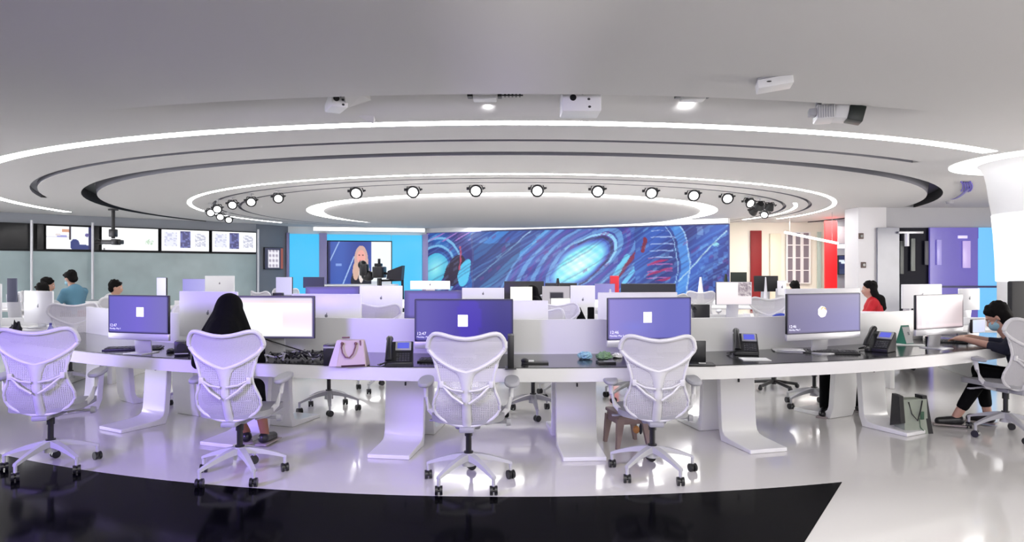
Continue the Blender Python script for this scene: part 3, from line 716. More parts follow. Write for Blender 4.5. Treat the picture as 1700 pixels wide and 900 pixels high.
def chair(x, y, rz, label, group=None, base_rot=None):
    o = proto if not used[0] else copy_tree(proto); used[0] = True
    o.location = (x, y, 0); o.rotation_euler = (0, 0, rz); o['label'] = label
    if group: o['group'] = group
    elif 'group' in o: del o['group']
    if base_rot is not None:
        for ch in o.children:
            if ch.name.startswith('star_base'): ch.rotation_euler = (0, 0, base_rot)
    return o
def th(deg): return -A(deg)                        # facing turned clockwise seen from above
NG = 'white mesh task chairs along the near side of the curved desk'
chair(lat(84, 4.80), 4.80, th(-15), 'white mesh task chair at the far left, bathed in violet light', NG, .25)
chair(lat(398, 4.62), 4.62, th(0), 'white mesh task chair holding the person in the black headscarf', NG, .05)
chair(lat(778, 4.47), 4.47, th(0), 'empty white mesh task chair in the middle before the deep purple monitor', NG, 0)
c4 = chair(lat(1083, 4.68), 4.68, th(3), 'empty white mesh task chair with a mauve brown stool behind it', NG, -.12); c4.scale = (1, 1, .965)
chair(4.27, 5.73, th(-10), 'white mesh task chair at the far right holding the masked person', NG, .3)
OG = 'task chairs on the opposite side of the curved desk'
chair(lat(546, 6.75), 6.75, PI+.1, 'grey based task chair seen under the desk below the beige handbag', OG, .2)
chair(lat(885, 6.55), 6.55, PI-.4, 'grey based task chair seen under the desk behind the middle chair', OG, .5)
chair(lat(1048, 7.3), 7.3, PI+.3, 'task chair mostly hidden behind the brown stool', OG, .1)
chair(lat(1352, 6.9), 6.9, PI-.3, 'task chair seen under the desk with dark trousered legs on it', OG, .3)
chair(lat(330, 7.2), 7.2, PI+.5, 'task chair mostly hidden behind the headscarfed person', OG, .0)

# ------------------------------------------------------------------ curved desks
def arc_box(mb, R0, R1, z0, z1, a0, a1, n=60, c=DC):
    prof = [(R0, z0), (R1, z0), (R1, z1), (R0, z1)]
    st = []
    for k in range(n+1):
        a = a0+(a1-a0)*k/n; st.append([mb.b.verts.new((c.x+r*math.sin(a), c.y-r*math.cos(a), z)) for r, z in prof])
    for X, Y in zip(st, st[1:]):
        for i in range(4): mb.b.faces.new((X[i], Y[i], Y[(i+1) % 4], X[(i+1) % 4]))
    mb.b.faces.new(st[0]); mb.b.faces.new(st[-1][::-1]); return mb
deskblack = mat('desk_black', (0.018, 0.018, 0.020), 0.16)
t = thing('curved_desk', 'long curved white desk with black top, running across the whole photo', 'desk', (0, 0, 0))
a0, a1 = A(-42), A(36.5)
arc_box(MB(), 6.46, 8.0, .64, .733, a0, a1).build('desk_rim', mat('desk_white', (.76, .755, .76), .3), t)
arc_box(MB(), 7.22, 7.965, .733, .738, a0, a1).build('desk_top', deskblack, t)
arc_box(MB(), 7.17, 7.205, .733, 1.022, a0, a1).build('divider_panel', mat('divider_white', (.82, .82, .83), .35), t)
def leg_at(deg):
    a = A(deg)
    for (tag_, s, R) in (('leg', 1, 7.28), ('leg', -1, 7.04)):
        prof = []
        outer = [(0.03, .64), (0.045, .42), (0.06, .19), (0.066, .12), (.08, .080), (.11, .057), (.17, .046), (.47, .032), (.47, 0.0)]
        inner = [(.05, 0.0), (.015, .10), (.0, .30), (-.02, .64)]
        pr = outer+inner
        ca, sa = math.cos(a), math.sin(a)
        def f(u, z, w_):
            r = R+s*u; k = 1+0*u
            return (DC.x+r*sa+w_*ca, DC.y-r*ca+w_*sa, z+.001)
        m = MB().prism(pr, -.165, .165, f)
        o = m.build('leg', white, t); q = o.modifiers.new('bev', 'BEVEL'); q.width = .006; q.segments = 2; q.limit_method = 'ANGLE'
        if s == 1:
            c = DP(R+.045, a+.001, .50); MB().box(c, (.012, .02, .03), rz=a, bev=.003).build('bolt_cover', black, o)
for dg in (-37.5, -28.2, -18.8, -7.7, 3.3, 14.3, 26.3): leg_at(dg)

# ------------------------------------------------------------------ monitors
def grad(c0, c1, c2=None):
    def f(u, v):
        c = mixc(c0, c1, u) if not c2 else (mixc(c0, c1, u*2) if u < .5 else mixc(c1, c2, u*2-1))
        return c
    return f
def bord(f, bc=rgb(24, 22, 50), e=.012, ar=2.2):
    def g(u, v): return bc if (u < e or u > 1-e or v < e*ar or v > 1-e*ar) else f(u, v)
    return g
def monitor(name, label, cat_, c, w, h, yaw, ztop, fn=None, m=None, chin=0.055, nx=36, nz=20, logo=True, clock=None, card=None, group=None, desk_z=.733, bodyM=None, stand=True, chinM=None):
    x, y = c; t = thing(name, label, cat_, (x, y, desk_z), A(yaw), group)
    zc = ztop-h/2-desk_z; bm_ = bodyM or silver
    if fn:
        MB().box((0, .012, zc), (w, .022, h), bev=.006).build('screen_housing', black, t)
        paint('screen_picture', t, w-.006, h-.006, nx, nz, fn, m or scr1, y=-.0015, z0=zc)
        if chin: MB().box((0, .012, zc-h/2-chin/2), (w, .024, chin), bev=.004).build('chin', chinM or silver, t)
    else:
        MB().box((0, .012, zc-chin/2), (w, .022, h+chin), bev=.006).build('back_shell', bm_, t)
        if logo:
            MB().ball((0, -.0005, zc+.01), (.014, .002, .016), 12).ball((.005, -.0005, zc+.032), (.004, .002, .008), 8).build('back_mark', mat('mark_grey', (.22, .22, .25), .3), t)
    if stand:
        b0 = zc-h/2-(chin or 0)
        m_ = MB()
        m_.box((0, .05, (b0+.09)/2+.004), (.17, .012, b0+.10), rx=.12, bev=.003)
        m_.box((0, .035, .007), (.19, .19, .012), bev=.004)
        m_.build('stand', silver, t)
    if card:
        u, v, cw, ch, kd = card; px_, pz_ = (u-.5)*w, zc+(.5-v)*h
        cd = MB().box((px_, -.004, pz_), (cw, .003, ch)).build('login_card', mat('card_white', (.9, .9, .9), .5, emit=(1, 1, 1), es=.75), t)
        if kd == 'card': MB().box((px_+.002, -.006, pz_+.006), (cw*.5, .001, .007), ry=.15).box((px_, -.006, pz_-.008), (cw*.25, .001, .003)).build('card_mark', mat('card_mark', (.5, .48, .42), .6, emit=(.75, .72, .62), es=.6), t)
    if clock:
        wm = mat('clock_white', (.8, .8, .9), .6, emit=(.82, .82, 1), es=clock[2])
        text('clock_text', clock[0], .034, wm, t, (-w/2+.018, -.004, zc-h/2+.052)); text('clock_text', clock[1], .019, wm, t, (-w/2+.018, -.004, zc-h/2+.030))
    return t
def glow(f, cx=.5, cy=.5, r=.6, c=rgb(70, 50, 190), s=.3):
    def g(u, v): d = math.hypot((u-cx), (v-cy)*.6)/r; return mixc(f(u, v), c, s*max(0, 1-d))
    return g
# A
monitor('desk_monitor', 'desk monitor with purple login screen, leftmost on the near desk', 'monitor', (lat(229, 5.5), 5.5), .62, .318, -16, zat(490, 5.5), bord(grad(rgb(92, 86, 176), rgb(104, 92, 190), rgb(110, 104, 168))), clock=('12:47', 'Monday, May 3', .55), card=(.54, .44, .072, .078, 'card'))
def bright(u, v):
    c = mixc(rgb(250, 250, 252), rgb(232, 226, 232), max(0, (u-.35))*1.2)
    if v < .11: c = rgb(214, 208, 214)
    if .11 < v < .15: c = rgb(232, 214, 214)
    if u > .62 and .3 < v < .8: c = mixc(c, rgb(240, 205, 215), .5*math.sin(math.pi*(v-.3)/.5))
    if u < .06 and .2 < v < .27: c = rgb(30, 30, 30)
    if u < .06 and .27 < v < .4: c = rgb(190, 200, 205)
    if .27 < v < .29 and u > .3: c = rgb(220, 218, 225)
    if u > .975 or v > .955: c = rgb(70, 66, 96)
    if v < .03: c = rgb(70, 66, 80)
    return c
monitor('desk_monitor', 'desk monitor with bright white page beside the black headscarf', 'monitor', (lat(452, 5.35), 5.35), .70, .345, -4, zat(491, 5.35), bright, scr2, chin=0, nx=60, nz=34)
def indigo(u, v):
    c = mixc(rgb(86, 78, 160), rgb(58, 44, 150), (u-.1)*2.2) if u < .55 else mixc(rgb(58, 44, 150), rgb(44, 38, 118), (u-.55)*3)
    if blob(u, v, .55, .45, .13, .5) < 1: c = mixc(c, rgb(62, 40, 175), .6)
    return c
monitor('desk_monitor', 'widest desk monitor with deep indigo login screen, behind the middle chair', 'monitor', (lat(770, 5.22), 5.22), .778, .335, 0, zat(496.5, 5.22), bord(indigo, rgb(26, 20, 62)), clock=('12:47', 'Monday, May 3', .8), card=(.49, .51, .078, .092, 'card'))
def lil(u, v):
    c = mixc(rgb(134, 124, 196), rgb(96, 96, 178), u*1.4); return mixc(c, rgb(112, 116, 205), .6*max(0, 1-blob(u, v, .32, .7, .25, .2)))
monitor('desk_monitor', 'desk monitor with lilac blue login screen and white square, behind the chair with the stool', 'monitor', (lat(1079, 5.28), 5.28), .715, .335, 12, zat(494, 5.28), bord(lil, rgb(52, 48, 92)), clock=('12:46', 'Monday, May 3', .6), card=(.47, .47, .07, .085, 'card'))
def gry(u, v):
    c = mixc(rgb(104, 98, 134), rgb(122, 118, 172), u); return mixc(c, rgb(140, 134, 150), .4*max(0, 1-v*1.6))
t = monitor('desk_monitor', 'desk monitor with grey violet screen and round white orange emblem', 'monitor', (lat(1369, 5.52), 5.52), .80, .33, 21, zat(487, 5.52), bord(gry, rgb(60, 56, 80)), clock=('12:46', 'Monday, May 3', .25))
zc = zat(487, 5.52)-.33/2-.733
m = MB(); 
for k in range(7):
    a = 2*PI*k/7; m.cyl((-.03+.022*math.cos(a), -.003, zc+.012+.022*math.sin(a)), (-.03+.022*math.cos(a), -.005, zc+.012+.022*math.sin(a)), .026, .026, 12)
m.build('emblem', mat('emblem_white', (.9, .9, .88), .5, emit=(1, .97, .92), es=.8), t)
m = MB().tube([(-.045, -.007, zc+.03), (-.03, -.007, zc+.048), (-.01, -.007, zc+.045), (.005, -.007, zc+.03)], .005, 6); m.build('emblem_accent', mat('emblem_orange', (.8, .25, .06), .5, emit=(.95, .45, .2), es=.7), t)
def pinkish(u, v):  # pink reflection on the glass painted into the screen colours
    c = mixc(rgb(188, 176, 184), rgb(202, 186, 188), u)
    if .12 < u < .2 or .28 < u < .31: c = rgb(214, 206, 212)
    if v > .85: c = mixc(c, rgb(225, 200, 205), .5)
    if v < .05: c = rgb(150, 140, 150)
    return c
monitor('desk_monitor', 'desk monitor with pale pinkish screen facing the masked person in black', 'monitor', (lat(1561, 5.85), 5.85), .68, .30, 26, zat(489, 5.85), bord(pinkish, rgb(70, 58, 70)), nx=30)
# opposite side of the near desk: backs of monitors facing away
whB = mat('monitor_back_white', (.86, .86, .88), .35)
def backmon(pxl, pxr, py, d, yaw, lb, h=.42, bm_=None, logo=True, g='white monitor backs across the curved desk', desk_z=.733):
    w_ = lat(pxr, d)-lat(pxl, d); return monitor('desk_monitor', lb, 'monitor', (lat((pxl+pxr)/2, d), d), w_/max(.6, math.cos(A(yaw))), h, yaw, zat(py, d), None, chin=0, group=g, bodyM=bm_ or whB, logo=logo, desk_z=desk_z)
backmon(288, 401, 484, 6.1, -18, 'white monitor back, left of the black headscarf')
backmon(482, 601, 488, 6.0, -7, 'white monitor back between bright page monitor and handbag')
backmon(800, 910, 499, 5.95, 0, 'white monitor back right of the deep indigo monitor')
backmon(992, 1127, 485.5, 6.0, 7, 'white monitor back behind the lilac monitor with white square')
backmon(1296, 1440, 479, 6.15, 17, 'white monitor back behind the round emblem monitor')

# ------------------------------------------------------------------ things on the near desk
def dpt(px, py, z=.738): d = (EYE-z)*F/(py-HY); return Vector((lat(px, d), d, z))
def keyboard(px, py, w_, rz, lb):
    t = thing('keyboard', lb, 'keyboard', dpt(px, py), rz); MB().box((0, 0, .008), (w_, .14, .014), rx=.04, bev=.005).build('key_tray', black, t)
    m = MB()
    for r in range(4):
        for c in range(14): m.box(((c-6.5)*w_/15, (r-1.5)*.03, .018+.0012*r), (w_/15*.8, .024, .006))
    m.build('keys', mat('key_grey', (.05, .05, .055), .4), t); return t
def mouse(px, py, rz, lb):
    t = thing('computer_mouse', lb, 'mouse', dpt(px, py), rz); MB().ball((0, 0, .012), (.031, .052, .024), 14).build('mouse_body', black, t); MB().cyl((-.004, .03, .033), (.004, .03, .033), .007).build('scroll_wheel', greyP, t)
keyboard(222, 580, .46, .28, 'black keyboard before the leftmost purple monitor'); mouse(283, 585, .2, 'black mouse right of the leftmost keyboard')
keyboard(1378, 586, .44, -.28, 'black keyboard before the monitor with the round emblem'); mouse(1442, 583, -.4, 'black mouse right of the keyboard before the emblem monitor')
keyboard(740, 600, .42, 0, 'black keyboard half hidden behind the middle chair')
def phone(px, py, rz, lb, s=1.0):
    t = thing('desk_phone', lb, 'telephone', dpt(px, py), rz)
    m = MB(); pr = [(-.10, 0), (.10, 0), (.10, .155), (.075, .165), (-.10, .03)]
    m.prism(pr, -.095*s, .095*s, lambda u, v, w_: (w_, u, v)); o = m.build('phone_body', black, t); q = o.modifiers.new('b', 'BEVEL'); q.width = .006; q.segments = 2
    sl = math.atan2(.135, .175)
    def on(x, u, off=0): return Vector((x, -.10+u*math.cos(sl)-off*math.sin(sl), .03+u*math.sin(sl)+off*math.cos(sl)))
    MB().box(on(.028, .165, .004), (.115, .085, .010), rx=sl, bev=.003).build('display_frame', greyP, t)
    MB().box(on(.028, .167, .010), (.085, .058, .003), rx=sl).build('display', mat('phone_blue', (.02, .03, .15), .3, emit=(.10, .11, .62), es=.9), t)
    m = MB()
    for r in range(4):
        for c in range(5): m.box(on(-.012+c*.02, .02+r*.022, .003), (.014, .014, .006), rx=sl)
    m.build('buttons', mat('button_grey', (.06, .06, .07), .4), t)
    m = MB(); m.tube([on(-.072, .0, .03), on(-.072, .03, .048), on(-.072, .12, .052), on(-.072, .185, .048), on(-.072, .215, .03)], [.026, .022, .018, .022, .027], 10); m.build('handset', black, t)
    MB().tube([on(-.085, 0, .01), Vector((-.13, -.12, .02)), Vector((-.15, -.05, .012)), Vector((-.11, .04, .01))], .006, 6).build('handset_cord', black, t)
phone(663, 606, .12, 'black desk phone with blue display between handbag and indigo monitor', 1.05)
phone(1238, 588, -.25, 'black desk phone with blue display right of the chair with the stool', 1.0)
phone(1462, 583, -.85, 'black desk phone turned sideways right of the emblem monitor', .95)
def box_item(name, lb, cat, px, py, sz, m_, rz=0, part='box_body', extra=None):
    t = thing(name, lb, cat, dpt(px, py), rz); MB().box((0, 0, sz[2]/2), sz, bev=min(sz)*.08).build(part, m_, t)
    if extra: extra(t)
    return t
box_item('desk_speaker', 'small black box on the desk left of the black headscarf', 'speaker', 303, 590, (.11, .10, .12), black, .3, extra=lambda t: (MB().cyl((0, -.052, .07), (0, -.056, .07), .035).build('speaker_cone', darkM, t), MB().box((0, -.053, .02), (.1, .006, .006)).build('silver_line', silver, t)))
box_item('desk_speaker', 'small black box standing left of the beige handbag', 'speaker', 549, 606, (.085, .10, .155), black, 0, extra=lambda t: (MB().cyl((0, -.052, .10), (0, -.056, .10), .03).build('speaker_cone', darkM, t), MB().box((0, -.053, .135), (.08, .006, .012)).build('silver_line', greyP, t)))
box_item('upright_drive', 'thin tall black device right of the deep indigo monitor', 'device', 848, 611, (.045, .12, .24), black, 0, 'device_body', lambda t: MB().box((0, -.01, .004), (.08, .14, .008), bev=.002).build('device_foot', black, t))
def lap(t):
    MB().box((.01, -.09, .006), (.19, .13, .012), bev=.003).build('lower_case', black, t); MB().box((.02, -.09, .014), (.05, .02, .004)).build('white_tag', paper, t)
t = thing('open_case', 'small black open case right of the chair with the stool', 'case', dpt(1158, 603), -.12)
MB().box((0, .03, .085), (.13, .02, .16), bev=.004).build('upright_lid', black, t); lap(t)
box_item('note_pad', 'black pad with a white tag behind the middle chair, on its right', 'pad', 888, 603, (.20, .11, .012), black, 0, 'pad_cover', lambda t: (MB().box((-.03, -.01, .018), (.045, .03, .01), bev=.002).build('white_tag', paper, t), MB().ball((-.075, -.01, .02), (.03, .045, .02), 12).build('mouse_hump', black, t)))
# crumpled blue mask, green bag
def crumple(name, lb, cat, px, py, r, col, seed, rz=0):
    rnd = random.Random(seed); t = thing(name, lb, cat, dpt(px, py), rz); m = MB(); m.ball((0, 0, r[2]*.8), r, 18)
    for v in m.b.verts:
        k = 1+rnd.uniform(-.28, .25); v.co.x *= k; v.co.y *= k; v.co.z = max(.001, v.co.z*(1+rnd.uniform(-.3, .3)))
    o = m.build('folds', mat(name+'_c'+str(seed), col, .7), t, smooth=False); return t
crumple('face_mask', 'crumpled pale blue mask on the desk left of the chair with the stool', 'mask', 971, 596, (.055, .05, .028), (.35, .60, .75), 3)
crumple('green_pouch', 'small green and black pouch on the desk behind the chair with the stool', 'pouch', 1002, 597, (.06, .05, .03), (.22, .36, .20), 5)
box_item('note_pad', 'flat black pad under the green pouch', 'pad', 1006, 603, (.13, .10, .014), black, .1, 'pad_cover', lambda t: MB().box((.02, -.01, .016), (.08, .05, .002)).build('grey_print', greyP, t))
crumple('paper_tissue', 'white tissue on the desk just left of the chair with the stool', 'tissue', 1025, 594, (.04, .04, .018), (.85, .84, .86), 8)
def sheets(lb, px, py, w_, h_, rz, n_=1, s=0):
    t = thing('paper_sheets', lb, 'paper', dpt(px, py), rz); rnd = random.Random(s)
    for k in range(n_): MB().box((rnd.uniform(-.03, .03)*(k > 0), rnd.uniform(-.03, .03)*(k > 0), .003+.006*k), (w_, h_, .004), rz=rnd.uniform(-.3, .3)*(k > 0)).build('sheet', paper, t)
sheets('white paper sheet on the desk before the second desk phone', 1253, 597, .21, .16, -.1)
sheets('loose white papers left of the keyboard before the emblem monitor', 1310, 583, .22, .18, -.4, 3, 2)
sheets('white paper sheet between the sideways phone and the pinkish monitor', 1508, 573, .27, .16, -.35)
# tent calendar
t = thing('tent_calendar', 'green and white tent calendar left of the pinkish monitor', 'calendar', dpt(1502, 571), .35)
MB().prism([(-.055, 0), (.055, 0), (0, .175)], -.05, .05, lambda u, v, w_: (w_, u, v)).build('card_board', mat('calendar_green', (.05, .28, .20), .5), t)
MB().box((0, -.031, .085), (.088, .004, .155), rx=-.305).build('white_page', paper, t); MB().box((.012, -.031, .10), (.018, .003, .03), rx=-.305).build('page_print', greyP, t)
# cables heap
t = thing('cable_heap', 'tangle of black and grey cables under the bright white page monitor', 'cables', dpt(483, 598)); rnd = random.Random(4)
for k in range(16):
    pts = []; x0 = rnd.uniform(-.24, .1); y0 = rnd.uniform(-.1, .15)
    for q in range(9): x0 += rnd.uniform(-.02, .07); y0 += rnd.uniform(-.05, .05); y0 = max(-.11, min(.2, y0)); x0 = min(x0, .26); pts.append((x0, y0, .008+abs(math.sin(q*1.3+k))*.05))
    MB().tube(pts, .006 if k % 3 else .008, 6).build('cable', black if k % 4 else greyP, t)
o = MB().tube([P(440, 563, 5.4), P(480, 576, 5.3), P(520, 588, 5.15), P(545, 594, 5.0)], .005, 6).build('power_cord', black); tag(o, 'thin black cord sloping from the bright page monitor to the small box', 'cord')
crumple('black_pouch', 'dark soft bundle on the desk right of the black headscarf', 'pouch', 445, 585, (.07, .05, .045), (.015, .015, .018), 12)
# handbag
t = thing('handbag', 'beige pink handbag with brown handles on the desk', 'handbag', dpt(581, 607), 0)
bagM = mat('bag_beige', (.56, .45, .45), .5); bag2 = mat('bag_lilac', (.60, .50, .60), .5)
def trap(x0, x1, x2, x3, h_, d0, d1):
    def f(u, v, w_):
        k = v/h_; xl = x0+(x2-x0)*k; xr = x1+(x3-x1)*k; dd = (d0+(d1-d0)*k)/2; return (xl+(xr-xl)*u, w_*dd, v)
    return f
m = MB().prism([(0, 0), (1, 0), (1, .19), (0, .19)], -1, 1, trap(-.135, .135, -.085, .105, .19, .14, .05)); o = m.build('bag_body', bagM, t); q = o.modifiers.new('b', 'BEVEL'); q.width = .008; q.segments = 2
MB().prism([(0, .004), (1, .004), (1, .186), (0, .186)], -1, 1, trap(-.138, -.08, -.088, -.055, .19, .146, .056)).build('side_gusset', bag2, t)
strap = mat('strap_brown', (.16, .07, .08), .4)
for yy, zz in ((-.075, 0),):
    MB().tube([(-.045, -.040, .165), (-.048, -.055, .14), (-.038, -.066, .10), (-.015, -.075, .07), (.015, -.075, .068), (.038, -.066, .095), (.052, -.055, .14), (.052, -.040, .168)], .0055, 8).build('handle', strap, t)
MB().box((-.03, .0, .205), (.055, .02, .012), bev=.004).build('handle_top', strap, t)
MB().box((.085, -.02, .15), (.012, .03, .075), ry=-.12, bev=.004).build('hanging_tag', strap, t); MB().box((.04, -.071, .008), (.17, .005, .014), ry=-.05).build('dark_base', mat('base_wine', (.04, .008, .015), .5), t)
for sx_ in (-.046, .052): MB().ball((sx_, -.043, .165), .012, 8).build('handle_ring', strap, t)
# blue monitor and bits at the right end
monitor('small_display', 'small blue screen before the masked person in black', 'monitor', (lat(1625, 6.25), 6.25), .20, .13, 25, zat(530, 6.25), bord(lambda u, v: mixc(rgb(70, 120, 190), rgb(60, 80, 160), u), rgb(60, 80, 80)), chin=0, nx=12, nz=10)
keyboard(1570, 568, .34, -.45, 'black keyboard under the hands of the masked person'); 
t = thing('document_tray', 'grey and dark paper tray below the pinkish monitor', 'tray', dpt(1560, 563), -.45)
MB().box((0, .05, .04), (.30, .16, .01)).box((0, .05, .075), (.30, .16, .008)).box((-.15, .05, .04), (.008, .16, .08)).box((.15, .05, .04), (.008, .16, .08)).build('tray_frame', greyP, t); MB().box((0, .05, .055), (.27, .14, .02), rz=.05).build('paper_stack', mat('paper_grey', (.55, .52, .52), .7), t)
t = thing('pen_cup', 'small dark pen cup below the pinkish monitor', 'cup', dpt(1541, 577)); MB().cyl((0, 0, 0), (0, 0, .10), .022, .026).build('cup_body', blackG, t); MB().cyl((.0, 0, .06), (-.015, .01, .15), .004).build('pen', mat('pen_pink', (.6, .25, .3), .5), t)
# left end of the desk
t = thing('water_bottle', 'small clear bluish bottle on the desk at the far left', 'bottle', dpt(84, 566), 0); MB().cyl((0, 0, 0), (0, 0, .12), .028).cyl((0, 0, .12), (0, 0, .155), .026, .01).build('bottle_body', mat('bottle_blue', (.35, .36, .6), .15), t); MB().cyl((0, 0, .155), (0, 0, .175), .012).build('cap', mat('cap_blue', (.08, .08, .3), .4), t)
crumple('green_pouch', 'low green and dark bundle on the desk at the far left', 'pouch', 62, 566, (.10, .06, .035), (.06, .10, .07), 15)
crumple('black_pouch', 'tall black bundle on the desk at the far left edge', 'bag', 27, 570, (.055, .05, .10), (.012, .012, .014), 17)

# ------------------------------------------------------------------ under the desk
t = thing('plastic_stool', 'mauve brown plastic stool behind the chair before the lilac blue monitor', 'stool', (lat(1040, 5.45), 5.45, 0), .25)
stM = mat('stool_mauve', (.30, .215, .205), .5)
o = MB().box((0, 0, .275), (.27, .27, .03), bev=.012).box((0, 0, .225), (.25, .25, .07), bev=.01).build('seat', stM, t)
for sx_ in (-1, 1):
    for sy in (-1, 1):
        MB().prism([(-.045, .24), (.02, .24), (.012, 0), (-.012, 0)], -.018, .018, lambda u, v, w_, sx_=sx_, sy=sy: (sx_*(.115+.02*(1-v/.25))-sx_*0+u*(1 if sx_ > 0 else -1), sy*(.115+.015*(1-v/.25))+w_, v)).build('leg', stM, t)
t = thing('small_trinket', 'small amber and dark trinket hanging on the brown stool', 'trinket', (lat(1056, 5.28), 5.27, .165)); MB().ball((0, 0, 0), (.028, .02, .032), 10).build('amber_bead', mat('amber', (.45, .2, .05), .4), t); MB().ball((.035, 0, .005), (.014, .015, .045), 10).build('dark_bead', darkM, t)
t = thing('tote_bag', 'white and green tote bag with black sides on the floor at right', 'tote bag', (lat(1524, 5.75), 5.85, 0), .12)
MB().prism([(-.07, 0), (.07, 0), (.05, .30), (-.05, .30)], -.11, .11, lambda u, v, w_: (w_, u, v)).build('bag_body', mat('tote_green', (.42, .47, .38), .6, noise=.4, nscale=8), t)
MB().prism([(-.072, 0), (.072, 0), (.045, .33), (-.045, .33)], .11, .155, lambda u, v, w_: (w_-.12*v, u, v)).build('side_panel', black, t)
MB().prism([(-.072, .1), (.072, .05), (.045, .34), (-.045, .33)], -.15, -.11, lambda u, v, w_: (w_, u, v)).build('side_panel', black, t)
MB().tube([(-.07, -.06, .28), (-.05, -.075, .18), (.0, -.08, .12), (.03, -.075, .2), (.06, -.06, .29)], .006, 6).build('handle', black, t)
MB().box((.055, -.066, .16), (.035, .006, .07), bev=.002).tube([(.02, -.074, .14), (.03, -.076, .06), (.06, -.076, .03)], .004, 6).build('print', mat('print_green', (.05, .12, .07), .6), t)
t = thing('floor_cable', 'thin white cable hanging under the desk right end with a dark plug', 'cable', (lat(1512, 6.4), 6.4, .62)); MB().tube([(-.05, 0, .03), (-.05, 0, -.06), (-.01, 0, -.12), (.05, 0, -.11), (.08, 0, 0)], .006, 6).build('cable_loop', whiteP, t); MB().ball((.0, 0, -.02), .025, 10).build('plug', black, t)
# ------------------------------------------------------------------ people
skinM = mat('skin', (.52, .30, .22), .55); skinD = mat('skin_brown', (.30, .13, .07), .55)
hairM = mat('hair_black', (.006, .005, .005), .8, spec=.15, noise=.4, nscale=60); clothK = mat('cloth_black', (.005, .005, .006), .9, spec=.1, noise=.5, nscale=40)
eyeM = mat('eye_white', (.7, .7, .7), .3); lipM = mat('lip', (.42, .14, .12), .5); jeans = mat('cloth_navy', (.010, .012, .03), .85, noise=.4, nscale=40)
maskM = mat('mask_blue', (.30, .52, .62), .7); soleM = mat('sole', (.35, .3, .3), .6)
def V3(*a): return Vector(a)
def person(label, loc, rz, cat='person', skin=None, vox=.010, lean=.10, hands=None, elbows=None, knees=None, feet=None, top=clothK, bottom=clothK, sleeves='long', head_tilt=0.15, hair='short', headcover=None, mask=False, seat=.50, shoe=black, fingers=False, ankle_bare=.0, group=None, s=1.0, head_yaw=0.0):
    skin = skin or skinM
    t = thing('person', label, cat, loc, rz, group)
    hip = V3(0, 0, seat+.09); ch = V3(0, lean*.75, seat+.38); nk = V3(0, lean+.01, seat+.50)
    hc = nk+V3(0, .035+head_tilt*.12, .155)
    sh = [V3(sg*.17, lean, seat+.445) for sg in (-1, 1)]
    elbows = elbows or [V3(-.22, .16, seat+.20), V3(.22, .16, seat+.20)]
    hands = hands or [V3(-.14, .40, seat+.26), V3(.14, .40, seat+.26)]
    knees = knees or [V3(-.12, .43, seat+.02), V3(.12, .43, seat+.02)]
    feet = feet or [V3(-.12, .46, .09), V3(.12, .46, .09)]
    b = MB(); R = Matrix.Rotation(head_yaw, 4, 'Z') @ Matrix.Rotation(-head_tilt*1.2, 4, 'X')
    def hp(x, y, z): return hc+(R @ V3(x, y, z))
    # head: skull, jaw, nose, brow, ears, neck
    b.ball(hp(0, -.012, .025), (.074, .092, .088), 18, R); b.ball(hp(0, .022, -.045), (.056, .062, .068), 16, R)
    b.ball(hp(0, .055, -.085), (.028, .026, .024), 10, R); b.cap(hp(0, .082, .012), hp(0, .103, -.022), .010, .014)
    b.ball(hp(0, .068, .032), (.05, .022, .014), 10, R)
    for sg in (-1, 1): b.ball(hp(sg*.076, -.005, -.005), (.010, .018, .030), 10, R); b.ball(hp(sg*.035, .062, -.028), (.022, .02, .02), 10, R)
    b.ball(hp(0, .078, -.053), (.022, .014, .010), 10, R)
    b.cap(nk-V3(0, 0, .04), hc-V3(0, .01, .06), .055, .052)
    # trunk and limbs
    b.ball(ch+V3(0, 0, -.02), (.155, .105, .20), 16); b.cap(hip, ch, .125, .12); b.cap(sh[0], sh[1], .062); b.ball(hip, (.165, .13, .11), 14)
    for i, sg in enumerate((-1, 1)):
        b.cap(sh[i], elbows[i], .052, .040); wr = hands[i]; b.cap(elbows[i], wr, .040, .026)
        d = (wr-elbows[i]).normalized(); d2 = V3(d.x, d.y, d.z*.4-.12).normalized(); side = d2.cross(V3(0, 0, 1)).normalized(); up = side.cross(d2)
        pc = wr+d2*.045; b.cap(wr, wr+d2*.075+side*.02, .024, .017); b.cap(wr, wr+d2*.075-side*.02, .024, .017)
        fr = .0095
        for k, (off, ln) in enumerate(((-.034, .058), (-.012, .070), (.012, .066), (.033, .052))):
            p0 = wr+d2*.075+side*off; p1 = p0+d2*ln*.55-up*.004; p2 = p1+d2*ln*.35-up*ln*.32
            b.cap(p0, p1, fr, fr*.92); b.cap(p1, p2, fr*.92, fr*.8)
        p0 = wr+d2*.03-side*sg*.028; p1 = p0+d2*.03-side*sg*.024; b.cap(p0, p1, .012, .010); b.cap(p1, p1+d2*.03-up*.006, .010, .008)
        hj = hip+V3(sg*.09, 0, -.01); b.cap(hj, knees[i], .083, .058); an = feet[i]; b.cap(knees[i], an, .056, .036); fd = V3(knees[i].x-hip.x, knees[i].y-hip.y, 0).normalized()
        b.cap(an-V3(0, 0, .03), an+fd*.13-V3(0, 0, .06), .036, .026)
    b.build('body', skin, t, remesh=vox)
    for sg in (-1, 1):
        MB().ball(hp(sg*.030, .072, .012), (.012, .008, .007), 10, R).build('eye', eyeM, t); 
    MB().ball(hp(0, .090, -.053), (.02, .006, .006), 10, R).build('mouth', lipM, t)
    # clothing
    b = MB(); b.ball(ch+V3(0, 0, -.02), (.170, .120, .215), 16); b.cap(hip, ch, .142, .135); b.cap(sh[0]-V3(0, 0, .004), sh[1]-V3(0, 0, .004), .070); b.ball(hip, (.178, .142, .10), 14)
    b.cap(nk-V3(0, 0, .06), nk-V3(0, 0, .02), .07, .062)
